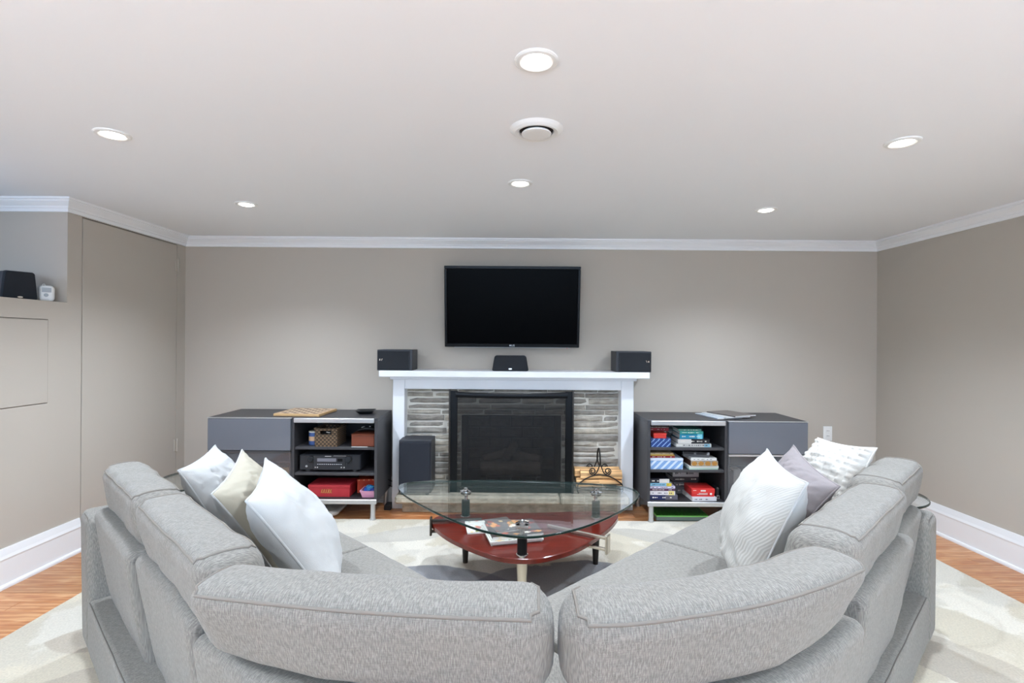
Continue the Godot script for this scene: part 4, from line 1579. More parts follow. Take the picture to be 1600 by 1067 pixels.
# ---------------------------------------------------------------- things on the shelves
func book(label: String, at: Vector3, s: Vector3, cover: Color, o := {}) -> void:
	var t = thing(o.get("name", "book"), label, o.get("cat", "book"), at, deg_to_rad(o.get("turn", 0.0)), o.get("group", ""))
	var cm: Material = o.get("mat", mat(cover, 0.5))
	var c = 0.0022
	var b = MB.new()
	b.box(Vector3(0, c / 2, 0), Vector3(s.x, c, s.z), 0.0004)
	b.box(Vector3(0, s.y - c / 2, 0), Vector3(s.x, c, s.z), 0.0004)
	b.box(Vector3(0, s.y / 2, s.z / 2 - c / 2), Vector3(s.x, s.y, c), 0.0006)
	var cv = part("cover", b, cm, t, false)
	b = MB.new()
	b.box(Vector3(0, s.y / 2, -0.002), Vector3(s.x - 0.006, s.y - 2 * c, s.z - 0.006), 0)
	part("pages", b, M.paper, t, false)
	# small lettering strokes along the spine
	b = MB.new()
	var tone: Color = rgb(232, 228, 218) if cover.get_luminance() < 0.55 else rgb(70, 70, 78)
	var px = -0.40
	while px < 0.36 and s.y > 0.011:
		var w = rng.randf_range(0.02, 0.07)
		if rng.randf() < 0.62:
			b.box(Vector3((px + w / 2) * s.x, s.y * 0.5, s.z / 2 + 0.0007), Vector3(w * s.x, s.y * rng.randf_range(0.16, 0.30), 0.0006), 0)
		px += w + 0.02
	if b.v.size() > 0:
		part("spine_lettering", b, mat(tone, 0.6), cv, false).set_meta("kind", "stuff")
	for q in o.get("bands", []):
		b = MB.new()
		b.box(Vector3((q[0] + q[1]) / 2 * s.x, s.y * (q[3] if q.size() > 3 else 0.5), s.z / 2 + 0.0002), Vector3((q[1] - q[0]) * s.x, s.y * (q[4] if q.size() > 4 else 0.94), 0.0008), 0)
		part("spine_print", b, mat(q[2], 0.5), cv, false)

func lidded_box(called: String, label: String, cat: String, at: Vector3, s: Vector3, base_m: Material, lid_m: Material, lid := 0.25, turn := 0.0) -> Node3D:
	var t = thing(called, label, cat, at, deg_to_rad(turn))
	var b = MB.new()
	b.box(Vector3(0, s.y * (1 - lid) / 2, 0), Vector3(s.x - 0.004, s.y * (1 - lid), s.z - 0.004), 0.0012)
	part("box_base", b, base_m, t, false)
	b = MB.new()
	b.box(Vector3(0, s.y * (1 - lid / 2), 0), Vector3(s.x, s.y * lid, s.z), 0.0015)
	part("lid", b, lid_m, t, false)
	return t

func left_shelf_things() -> void:
	var b: MB
	var t: Node3D
	# upper shelf (0.523): canister, basket, wooden box
	t = thing("canister", "blue canister with a beige paper band beside the woven basket", "canister", V(-1.432, 0.523, 3.68))
	b = MB.new()
	b.lathe(Vector3(), [Vector2(0.033, 0.0), Vector2(0.035, 0.003), Vector2(0.035, 0.088), Vector2(0.034, 0.090)], 28)
	part("body", b, mat(rgb(70, 100, 160), 0.4), t, false)
	b = MB.new()
	b.lathe(Vector3(), [Vector2(0.0354, 0.030), Vector2(0.0356, 0.032), Vector2(0.0356, 0.060), Vector2(0.0354, 0.062)], 28, Basis(), false)
	part("label_band", b, mat(rgb(224, 184, 146), 0.6), t, false)
	b = MB.new()
	b.lathe(Vector3(), [Vector2(0.036, 0.0895), Vector2(0.0365, 0.091), Vector2(0.0365, 0.098), Vector2(0.034, 0.100)], 28)
	part("lid", b, mat(rgb(226, 220, 206), 0.4), t, false)
	t = thing("basket", "brown woven basket with a hand slot on the top shelf of the receiver cabinet", "basket", V(-1.317, 0.523, 3.70))
	b = MB.new()
	for x in [-0.0755, 0.0755]:
		b.box(Vector3(x, 0.064, 0), Vector3(0.009, 0.128, 0.20), 0.002)
	b.box(Vector3(0, 0.064, -0.098), Vector3(0.15, 0.128, 0.009), 0.002)
	b.box(Vector3(0, 0.044, 0.098), Vector3(0.15, 0.088, 0.009), 0.002)
	b.box(Vector3(0, 0.121, 0.098), Vector3(0.15, 0.014, 0.009), 0.002)
	for x in [-0.057, 0.057]:
		b.box(Vector3(x, 0.101, 0.098), Vector3(0.036, 0.027, 0.009), 0.002)
	b.box(Vector3(0, 0.004, 0), Vector3(0.15, 0.007, 0.196), 0.001)
	part("woven_sides", b, M.wicker, t, false)
	b = MB.new()
	b.tube([Vector3(-0.08, 0.128, 0.1), Vector3(0.08, 0.128, 0.1), Vector3(0.08, 0.128, -0.1), Vector3(-0.08, 0.128, -0.1)], 0.006, 8, true)
	part("rim", b, M.wicker, t, false)
	t = thing("gadgets", "black gadgets and cables heaped in the woven basket", "gadgets", V(-1.317, 0.531, 3.70))
	b = MB.new()
	b.box(Vector3(0.01, 0.06, 0.02), Vector3(0.05, 0.10, 0.02), 0.004, Basis(Vector3.FORWARD, 0.4))
	b.box(Vector3(-0.03, 0.05, 0.0), Vector3(0.04, 0.09, 0.06), 0.004, Basis(Vector3.RIGHT, 0.3))
	part("remotes", b, M.black, t, false)
	b = MB.new()
	b.tube([Vector3(0.0, 0.11, 0.03), Vector3(0.03, 0.135, 0.02), Vector3(0.06, 0.13, 0.0), Vector3(0.05, 0.10, -0.04)], 0.003, 6)
	b.tube([Vector3(0.02, 0.10, 0.05), Vector3(0.05, 0.128, 0.04), Vector3(0.065, 0.12, -0.02)], 0.0025, 6)
	part("cable", b, M.cable, t, false)
	b = MB.new()
	b.box(Vector3(0.012, 0.092, 0.088), Vector3(0.03, 0.008, 0.006), 0.002, Basis(Vector3.FORWARD, 0.15))
	part("silver_clip", b, M.silver, t, false)
	t = thing("wooden_box", "reddish brown wooden box under the tangled game controller", "box", V(-1.055, 0.523, 3.70))
	b = MB.new()
	b.box(Vector3(0, 0.043, 0), Vector3(0.165, 0.082, 0.19), 0.003)
	part("body", b, M.brown_box, t, false)
	b = MB.new()
	b.box(Vector3(0, 0.0865, 0), Vector3(0.169, 0.007, 0.194), 0.002)
	part("lid", b, M.brown_box, t, false)
	b = MB.new()
	b.box(Vector3(0, 0.074, 0.0953), Vector3(0.16, 0.0012, 0.001), 0)
	part("lid_line", b, M.black, t, false)
	t = thing("game_controller", "black game controller with silver buttons lying on the reddish brown box", "controller", V(-1.06, 0.613, 3.69), 0.3)
	b = MB.new()
	var rows = []
	for i in 13:
		var u = i / 6.0 - 1.0
		var w = 0.020 + 0.012 * u * u
		var ring = PackedVector3Array()
		for k in 14:
			var g = TAU * k / 14
			ring.append(Vector3(u * 0.062, 0.017 + 0.010 * (1 - u * u) + sin(g) * 0.016 * sqrt(maxf(1.02 - u * u, 0.05)), cos(g) * w * sqrt(maxf(1.02 - u * u, 0.05)) + 0.02 * u * u))
		rows.append(ring)
	b.grid(rows, true, 1.0, true)
	part("body", b, M.black, t, false)
	b = MB.new()
	b.box(Vector3(-0.02, 0.040, 0.016), Vector3(0.022, 0.004, 0.008), 0.001, Basis(Vector3.FORWARD, -0.3))
	b.lathe(Vector3(0.03, 0.038, 0.008), [Vector2(0.007, 0.0), Vector2(0.006, 0.006)], 12)
	part("buttons", b, M.silver, t, false)
	b = MB.new()
	b.tube([Vector3(0.03, 0.03, -0.02), Vector3(0.06, 0.045, -0.03), Vector3(0.085, 0.03, -0.01), Vector3(0.10, 0.012, 0.02)], 0.0025, 6)
	part("cord", b, M.cable, t, false)
	t = thing("paper_card", "small white card lying at the shelf edge under the reddish brown box", "card", V(-1.075, 0.523, 3.592))
	b = MB.new()
	b.box(Vector3(0, 0.002, 0), Vector3(0.115, 0.004, 0.006), 0.0005)
	part("card", b, M.paper, t, false)
	# middle shelf (0.341): receiver
	t = thing("av_receiver", "black audio video receiver with two round knobs on the middle shelf", "receiver", V(-1.292, 0.341, 3.74))
	b = MB.new()
	b.box(Vector3(0, 0.067, -0.01), Vector3(0.430, 0.108, 0.26), 0.003)
	part("case", b, M.speaker_box, t, false)
	b = MB.new()
	b.box(Vector3(-0.163, 0.067, 0.124), Vector3(0.104, 0.106, 0.010), 0.004)
	b.box(Vector3(0.163, 0.067, 0.124), Vector3(0.104, 0.106, 0.010), 0.004)
	b.box(Vector3(0, 0.067, 0.128), Vector3(0.235, 0.108, 0.014), 0.005)
	var face = part("front_panel", b, mat(rgb(50, 52, 58), 0.35, 0.3), t, false)
	b = MB.new()
	b.box(Vector3(-0.02, 0.086, 0.1345), Vector3(0.135, 0.024, 0.003), 0.001)
	part("display", b, mat(rgb(120, 120, 128), 0.2), face, false)
	b = MB.new()
	b.box(Vector3(0.075, 0.086, 0.1345), Vector3(0.036, 0.022, 0.003), 0.001)
	part("display_window", b, M.black_gloss, face, false)
	for x in [-0.135, 0.135]:
		b = MB.new()
		b.lathe(Vector3(x, 0.092, 0.130), [Vector2(0.021, 0.0), Vector2(0.021, 0.016), Vector2(0.018, 0.019)], 28, Basis(Vector3.RIGHT, PI / 2))
		part("knob", b, M.grille, t, false)
		b = MB.new()
		b.lathe(Vector3(x, 0.092, 0.1285), [Vector2(0.0245, 0.0), Vector2(0.0235, 0.004)], 28, Basis(Vector3.RIGHT, PI / 2))
		part("knob_ring", b, M.dark_metal, t, false)
	b = MB.new()
	b.lathe(Vector3(-0.165, 0.040, 0.129), [Vector2(0.008, 0.0), Vector2(0.007, 0.004)], 16, Basis(Vector3.RIGHT, PI / 2))
	for k in 12:
		b.box(Vector3(-0.082 + k * 0.015, 0.056, 0.1355), Vector3(0.009, 0.004, 0.003), 0.001)
	for x in [-0.10, -0.085, 0.085, 0.105]:
		b.lathe(Vector3(x, 0.034, 0.1345), [Vector2(0.005, 0.0), Vector2(0.0045, 0.003)], 12, Basis(Vector3.RIGHT, PI / 2))
	part("buttons", b, M.silver, face, false)
	b = MB.new()
	b.box(Vector3(-0.01, 0.113, 0.1352), Vector3(0.045, 0.005, 0.001), 0)
	b.box(Vector3(0.075, 0.116, 0.1352), Vector3(0.09, 0.002, 0.001), 0)
	part("top_marks", b, M.silver, face, false)
	for x in [-0.17, 0.17]:
		b = MB.new()
		b.lathe(Vector3(x, 0, 0.09), [Vector2(0.016, 0.0), Vector2(0.018, 0.013)], 18)
		b.lathe(Vector3(x, 0, -0.10), [Vector2(0.016, 0.0), Vector2(0.018, 0.013)], 18)
		part("foot", b, M.silver, t, false)
	# bottom shelf (0.160): red box with gilt script, orange carton, pink basket
	t = lidded_box("gift_box", "red lidded box with gold squiggle lettering on the bottom shelf", "box", V(-1.30, 0.160, 3.72), Vector3(0.30, 0.085, 0.20), mat(rgb(178, 42, 52), 0.5), mat(rgb(188, 50, 60), 0.5), 0.22)
	b = MB.new()
	for k in 5:
		var x = -0.055 + k * 0.016
		b.tube([Vector3(x, 0.028, 0.0995), Vector3(x + 0.004, 0.050, 0.0995), Vector3(x + 0.009, 0.056, 0.0995), Vector3(x + 0.006, 0.034, 0.0995), Vector3(x + 0.012, 0.028, 0.0995)], 0.0016, 5)
	part("gilt_squiggles", b, mat(rgb(230, 190, 110), 0.35, 0.6), t, false)
	t = lidded_box("carton", "orange red carton behind the pink basket", "box", V(-1.075, 0.160, 3.80), Vector3(0.13, 0.100, 0.15), mat(rgb(198, 66, 40), 0.6), mat(rgb(206, 74, 44), 0.6), 0.12, 8.0)
	b = MB.new()
	for x in [-0.05, -0.015, 0.02, 0.05]:
		b.box(Vector3(x, 0.094, 0.0757), Vector3(0.009, 0.006, 0.001), 0)
	part("edge_dots", b, mat(rgb(236, 200, 150), 0.6), t, false)
	t = thing("plastic_basket", "small pink plastic basket full of blue odds and ends", "basket", V(-1.017, 0.160, 3.665))
	b = MB.new()
	for q in [[-1.0, 0], [1.0, 0], [-1.0, 1], [1.0, 1]]:
		var sg: float = q[0]
		if q[1] == 0:
			b.quad(Vector3(sg * 0.044, 0.002, 0.05), Vector3(sg * 0.044, 0.002, -0.05), Vector3(sg * 0.057, 0.048, -0.06), Vector3(sg * 0.057, 0.048, 0.06), Vector3(sg, -0.2, 0))
		else:
			b.quad(Vector3(-0.044, 0.002, sg * 0.05), Vector3(0.044, 0.002, sg * 0.05), Vector3(0.057, 0.048, sg * 0.06), Vector3(-0.057, 0.048, sg * 0.06), Vector3(0, -0.2, sg))
	b.box(Vector3(0, 0.002, 0), Vector3(0.088, 0.004, 0.10), 0.001)
	part("sides", b, mat(rgb(226, 160, 188), 0.45), t, false)
	b = MB.new()
	b.tube([Vector3(-0.057, 0.048, 0.06), Vector3(0.057, 0.048, 0.06), Vector3(0.057, 0.048, -0.06), Vector3(-0.057, 0.048, -0.06)], 0.0035, 8, true)
	part("rim", b, mat(rgb(236, 178, 204), 0.45), t, false)
	t = thing("yarn_tangle", "bright blue tangle heaped in the pink plastic basket", "craft supplies", V(-1.017, 0.165, 3.665))
	for k in 3:
		b = MB.new()
		b.lathe(Vector3(-0.02 + k * 0.022, 0.030 + 0.012 * (k % 2), -0.01 + 0.012 * k), [Vector2(0.004, -0.03), Vector2(0.022, -0.02), Vector2(0.030, 0.0), Vector2(0.022, 0.02), Vector2(0.004, 0.03)], 18)
		part("bundle", b, mat([rgb(30, 90, 190), rgb(40, 130, 200), rgb(26, 60, 150)][k], 0.7), t, false)
	b = MB.new()
	var loop = []
	for k in 40:
		var g = k * 0.55
		loop.append(Vector3(0.028 * cos(g), 0.060 + 0.006 * sin(k * 1.3), 0.030 * sin(g * 1.07)))
	b.tube(loop, 0.0018, 5)
	part("strand", b, mat(rgb(90, 180, 225), 0.7), t, false)
	# behind the smoked door: tan wicker box
	t = thing("wicker_box", "tan woven box behind the smoked glass door of the receiver cabinet", "basket", V(-1.66, 0.161, 3.74))
	b = MB.new()
	b.box(Vector3(0, 0.11, 0), Vector3(0.19, 0.215, 0.26), 0.008)
	part("body", b, M.tan, t, false)
	b = MB.new()
	b.tube([Vector3(-0.096, 0.216, 0.131), Vector3(0.096, 0.216, 0.131), Vector3(0.096, 0.216, -0.131), Vector3(-0.096, 0.216, -0.131)], 0.008, 8, true)
	part("rim", b, M.wicker, t, false)
	# on top
	t = thing("checkerboard", "wooden checkerboard lying on top of the receiver cabinet", "game board", V(-1.53, 0.732, 3.78), deg_to_rad(-4))
	b = MB.new()
	b.box(Vector3(0, 0.009, 0), Vector3(0.34, 0.018, 0.31), 0.003)
	part("board", b, M.tan, t, false)
	b = MB.new()
	b.quad(Vector3(-0.165, 0.0188, -0.15), Vector3(0.165, 0.0188, -0.15), Vector3(0.165, 0.0188, 0.15), Vector3(-0.165, 0.0188, 0.15), Vector3.UP, [Vector2(0, 0), Vector2(1, 0), Vector2(1, 1), Vector2(0, 1)])
	b.box(Vector3(0, 0.0182, 0), Vector3(0.329, 0.0009, 0.299), 0)
	part("squares", b, M.checker, t, false)
	t = thing("square_dish", "small black square dish on top of the receiver cabinet", "dish", V(-1.092, 0.732, 3.80), deg_to_rad(8))
	b = MB.new()
	var prof = [[0.035, 0.0], [0.045, 0.004], [0.066, 0.024], [0.070, 0.026], [0.066, 0.026], [0.044, 0.008], [0.002, 0.007]]
	rows = []
	for q in prof:
		var ring = PackedVector3Array()
		for p in rounded(q[0], q[0], minf(0.012, q[0] * 0.4), 0.0):
			ring.append(Vector3(p.x, q[1], p.y))
		rows.append(ring)
	b.grid(rows, true, 1.0, true)
	part("bowl", b, M.black, t, false)
	# under the cabinet
	t = thing("scale", "low white plastic bathroom scale pushed under the receiver cabinet", "scale", V(-1.40, 0.0, 3.78))
	b = MB.new()
	rows = []
	for q in [[0.012, 0.02], [0.016, 0.004], [0.032, 0.0], [0.040, 0.004], [0.044, 0.02]]:
		var ring = PackedVector3Array()
		for p in rounded(0.15, 0.14, 0.05, q[1]):
			ring.append(Vector3(p.x, q[0], p.y))
		rows.append(ring)
	b.grid(rows, true, 1.0, true)
	part("platform", b, M.plastic_white, t, false)
	b = MB.new()
	for x in [-0.1, 0.1]:
		for z in [-0.09, 0.09]:
			b.lathe(Vector3(x, 0, z), [Vector2(0.012, 0.0), Vector2(0.014, 0.014)], 12)
	part("feet", b, M.lens_grey, t, false)

func right_shelf_things() -> void:
	var t: Node3D
	var b: MB
	var g = "books stacked in the open shelves"
	# upper shelf, floor 0.537
	t = lidded_box("storage_box", "small navy box with pale diagonal stripes on the top bookshelf", "box", V(1.065, 0.537, 3.665), Vector3(0.145, 0.060, 0.12), M.navy_stripe, M.navy_stripe, 0.3)
	t = lidded_box("carton", "small bright red box on the navy striped box", "box", V(1.062, 0.597, 3.662), Vector3(0.094, 0.036, 0.09), mat(rgb(226, 62, 52), 0.5), mat(rgb(232, 70, 58), 0.5), 0.3)
	var h = 0.537
	for q in [[0.045, rgb(196, 160, 150), "pinkish book at the bottom of the stack behind the navy striped box"], [0.034, rgb(60, 52, 54), "dark book in the stack behind the small red box"], [0.014, rgb(112, 60, 52), "brown book in the stack behind the small red box"], [0.020, rgb(178, 40, 56), "crimson book in the stack above the small red box"], [0.012, rgb(150, 128, 112), "tan book on top of the stack above the small red box"]]:
		book(q[2], V(1.075 + rng.randf_range(-0.004, 0.012), h, 3.82), Vector3(0.165, q[0], 0.16), q[1], {"group": g})
		h += q[0]
	h = 0.537
	for q in [[1.302, 0.250, 0.024, rgb(220, 220, 214), "long white book at the bottom of the blue and teal stack", [[0.30, 0.46, rgb(150, 200, 220)]]], [1.302, 0.225, 0.033, rgb(30, 32, 38), "black and white spined book in the blue and teal stack", [[-0.5, -0.08, rgb(222, 220, 216)]]], [1.285, 0.168, 0.036, rgb(26, 140, 176), "bright blue book in the teal stack on the top bookshelf", [[0.25, 0.45, rgb(130, 210, 225)]]], [1.285, 0.168, 0.020, rgb(60, 160, 150), "teal book in the blue stack on the top bookshelf", []], [1.272, 0.165, 0.016, rgb(90, 150, 138), "grey green book on top of the blue and teal stack", []]]:
		book(q[4], V(q[0], h, 3.70), Vector3(q[1], q[2], 0.17), q[3], {"bands": q[5], "group": g})
		h += q[2]
	h = 0.537
	for k in 3:
		book(["grey book leaning back behind the blue and teal stack, lowest", "grey book behind the blue and teal stack, middle one", "olive grey book behind the blue and teal stack, topmost"][k], V(1.235, h, 3.885), Vector3(0.19, 0.047, 0.14), [rgb(112, 110, 110), rgb(128, 126, 124), rgb(90, 84, 76)][k], {"turn": 3.0 * k, "group": g})
		h += 0.047
	# middle shelf, floor 0.380
	t = lidded_box("storage_box", "light blue diagonally striped box on the middle bookshelf", "box", V(1.106, 0.380, 3.70), Vector3(0.235, 0.078, 0.20), M.sky_stripe, mat(rgb(206, 216, 232), 0.5), 0.22)
	h = 0.458
	for q in [[1.078, 0.180, 0.015, rgb(140, 40, 44), "dark red book on the light blue striped box"], [1.078, 0.172, 0.009, rgb(214, 176, 70), "thin yellow book above the light blue striped box"], [1.075, 0.165, 0.013, rgb(196, 176, 140), "tan book topmost on the light blue striped box"]]:
		book(q[4], V(q[0], h, 3.69), Vector3(q[1], q[2], 0.15), q[3], {"group": g})
		h += q[2]
	t = lidded_box("board_game", "white bottomed game box at the foot of the pile on the middle bookshelf", "board game", V(1.365, 0.380, 3.70), Vector3(0.215, 0.026, 0.20), mat(rgb(196, 224, 210), 0.5), mat(rgb(228, 232, 226), 0.5), 0.6, 3)
	t = thing("board_game", "game box with a golden swirl patterned side on the middle bookshelf", "board game", V(1.368, 0.406, 3.69), deg_to_rad(2))
	b = MB.new()
	b.box(Vector3(0, 0.019, 0), Vector3(0.196, 0.038, 0.19), 0.001)
	part("box_base", b, mat(rgb(80, 50, 34), 0.5), t, false)
	b = MB.new()
	b.quad(Vector3(-0.097, 0.037, 0.0955), Vector3(0.097, 0.037, 0.0955), Vector3(0.097, 0.001, 0.0955), Vector3(-0.097, 0.001, 0.0955), Vector3(0, 0, 1), [Vector2(0, 0), Vector2(1, 0), Vector2(1, 1), Vector2(0, 1)])
	part("printed_side", b, M.mosaic, t, false)
	book("white book under the zebra patterned box on the middle bookshelf", V(1.366, 0.444, 3.69), Vector3(0.185, 0.018, 0.18), rgb(226, 226, 224), {"group": g, "turn": 2.0})
	t = lidded_box("board_game", "grey and black zebra patterned box tilted on top of the middle bookshelf pile", "board game", V(1.345, 0.462, 3.71), Vector3(0.18, 0.038, 0.17), mat(rgb(90, 90, 94), 0.5), M.zebra, 0.5, -14)
	# bottom shelf, floor 0.160
	h = 0.160
	for q in [[1.088, 0.200, 0.034, rgb(104, 100, 112), "grey and navy book at the bottom of the pale book stack", [[-0.5, 0.06, rgb(40, 46, 92)]]], [1.080, 0.180, 0.030, rgb(228, 222, 226), "white and yellow book in the bottom bookshelf stack", [[0.24, 0.46, rgb(232, 214, 140)]]], [1.080, 0.180, 0.016, rgb(92, 52, 84), "plum coloured book in the bottom bookshelf stack", []], [1.080, 0.180, 0.018, rgb(206, 200, 222), "lavender book in the bottom bookshelf stack", []], [1.068, 0.152, 0.022, rgb(130, 186, 214), "sky blue book with a yellow end in the bottom bookshelf stack", [[0.26, 0.5, rgb(214, 190, 60)]]], [1.060, 0.140, 0.030, rgb(26, 28, 44), "black and white book on top of the pale book stack", [[-0.02, 0.48, rgb(216, 214, 212)]]]]:
		book(q[4], V(q[0], h, 3.69), Vector3(q[1], q[2], 0.16), q[3], {"bands": q[5], "group": g})
		h += q[2]
	book("thick white game manual under the red game box", V(1.365, 0.160, 3.68), Vector3(0.175, 0.028, 0.19), rgb(214, 214, 220), {"group": g, "turn": 3.0})
	t = lidded_box("board_game", "red game box with white lettering marks on the bottom bookshelf", "board game", V(1.366, 0.188, 3.68), Vector3(0.165, 0.056, 0.16), mat(rgb(206, 40, 40), 0.4), mat(rgb(212, 46, 44), 0.4), 0.6)
	b = MB.new()
	b.box(Vector3(0.0, 0.042, 0.0802), Vector3(0.036, 0.009, 0.001), 0)
	b.box(Vector3(-0.06, 0.044, 0.0802), Vector3(0.022, 0.003, 0.001), 0)
	b.box(Vector3(0.0, 0.024, 0.0802), Vector3(0.062, 0.0035, 0.001), 0)
	b.box(Vector3(-0.006, 0.016, 0.0802), Vector3(0.074, 0.003, 0.001), 0)
	b.lathe(Vector3(0.055, 0.020, 0.0802), [Vector2(0.008, 0.0), Vector2(0.008, 0.0008)], 16, Basis(Vector3.RIGHT, PI / 2))
	part("white_marks", b, M.paper, t, false)
	h = 0.160
	for k in 4:
		book(["grey volume lowest in the stack behind the red game box", "dark grey volume second in the stack behind the red game box", "charcoal volume third in the stack behind the red game box", "light grey volume topmost in the stack behind the red game box"][k], V(1.285 + 0.006 * k, h, 3.855), Vector3(0.195, [0.045, 0.040, 0.036, 0.052][k], 0.15), [rgb(120, 122, 126), rgb(90, 92, 98), rgb(66, 66, 72), rgb(200, 200, 202)][k], {"turn": [14.0, 10.0, 4.0, 0.0][k], "group": g})
		h += [0.045, 0.040, 0.036, 0.052][k]
	t = thing("headphones_case", "small dark case with a pale ring standing beside the red game box", "case", V(1.475, 0.160, 3.66))
	b = MB.new()
	b.box(Vector3(0, 0.045, 0), Vector3(0.026, 0.09, 0.10), 0.008)
	part("body", b, M.black, t, false)
	b = MB.new()
	b.tube([Vector3(-0.008, 0.012, 0.052), Vector3(-0.008, 0.034, 0.052), Vector3(0.008, 0.034, 0.052), Vector3(0.008, 0.012, 0.052)], 0.002, 6, true)
	part("ring", b, M.silver, t, false)
	# behind the smoked door: discs and albums
	var x = 1.56
	var k = 0
	var names = ["dark brown", "white", "charcoal", "rust brown", "navy black", "pale grey", "maroon", "sand coloured", "black", "walnut brown"]
	while k < 10:
		var w: float = [0.042, 0.052, 0.036, 0.046][k % 4]
		var c: Color = [rgb(70, 44, 40), rgb(226, 224, 220), rgb(52, 46, 50), rgb(150, 82, 58), rgb(36, 38, 46), rgb(200, 196, 190), rgb(104, 36, 44), rgb(196, 176, 140), rgb(22, 22, 24), rgb(112, 72, 52)][k]
		t = thing("album", "%s album standing upright behind the smoked glass door" % names[k], "album", V(x + w / 2, 0.160, 3.75), 0.0, "albums behind the smoked glass door of the book cabinet")
		b = MB.new()
		var hh: float = 0.20 + 0.012 * ((k * 7) % 3)
		b.box(Vector3(0, hh / 2, 0.10), Vector3(w, hh, 0.004), 0.001)
		b.box(Vector3(-w / 2 + 0.001, hh / 2, 0), Vector3(0.002, hh, 0.20), 0)
		b.box(Vector3(w / 2 - 0.001, hh / 2, 0), Vector3(0.002, hh, 0.20), 0)
		part("cover", b, mat(c, 0.5), t, false)
		b = MB.new()
		b.box(Vector3(0, hh / 2, -0.002), Vector3(w - 0.005, hh - 0.008, 0.195), 0)
		part("pages", b, M.paper, t, false)
		x += w + 0.001
		k += 1
	# magazines on top, fanned
	var mg = [[1.55, 3.80, 14.0, rgb(196, 206, 216), "pale blue magazine at the left of the fan on the book cabinet"], [1.60, 3.79, 18.0, rgb(226, 228, 228), "white magazine in the middle of the fan on the book cabinet"], [1.645, 3.80, 24.0, rgb(92, 84, 80), "dark covered magazine topmost of the fan on the book cabinet"]]
	for i in 3:
		magazine(mg[i][4], V(mg[i][0], 0.732 + 0.008 * i, mg[i][1]), 0.21, 0.27, 0.008, mg[i][2], mat(mg[i][3], 0.3), "magazines fanned on the book cabinet", i)
	# under the cabinet
	t = thing("board_game", "large flat green game box with a leafy cover under the book cabinet", "board game", V(1.222, 0.0, 3.70), deg_to_rad(0))
	b = MB.new()
	b.box(Vector3(0, 0.028, 0), Vector3(0.37, 0.030, 0.19), 0.002)
	b.box(Vector3(0, 0.0135, 0), Vector3(0.36, 0.003, 0.18), 0)
	part("box_base", b, mat(rgb(96, 108, 104), 0.5), t, false)
	b = MB.new()
	b.box(Vector3(0, 0.045, 0), Vector3(0.376, 0.008, 0.196), 0.002)
	part("lid", b, mat(rgb(120, 186, 96), 0.4), t, false)
	b = MB.new()
	b.quad(Vector3(-0.180, 0.0495, -0.09), Vector3(0.180, 0.0495, -0.09), Vector3(0.180, 0.0495, 0.09), Vector3(-0.180, 0.0495, 0.09), Vector3.UP, [Vector2(0, 0), Vector2(1, 0), Vector2(1, 1), Vector2(0, 1)])
	part("printed_cover", b, M.butterfly, t, false)

func magazine(label: String, at: Vector3, w: float, l: float, th: float, turn: float, cover: Material, group := "", seed := 0) -> void:
	var t = thing("magazine", label, "magazine", at, deg_to_rad(turn), group)
	var b = MB.new()
	b.box(Vector3(0, th * 0.5, 0), Vector3(w - 0.002, th * 0.86, l - 0.002), 0.0008)
	part("pages", b, M.paper, t, false)
	b = MB.new()
	var y = th - 0.0003
	b.quad(Vector3(-w / 2, y, -l / 2), Vector3(w / 2, y, -l / 2), Vector3(w / 2, y, l / 2), Vector3(-w / 2, y, l / 2), Vector3.UP, [Vector2(0, 0), Vector2(1, 0), Vector2(1, 1), Vector2(0, 1)])
	b.box(Vector3(-w / 2 + 0.001, th / 2, 0), Vector3(0.0016, th - 0.001, l), 0)
	part("cover", b, cover, t, false)

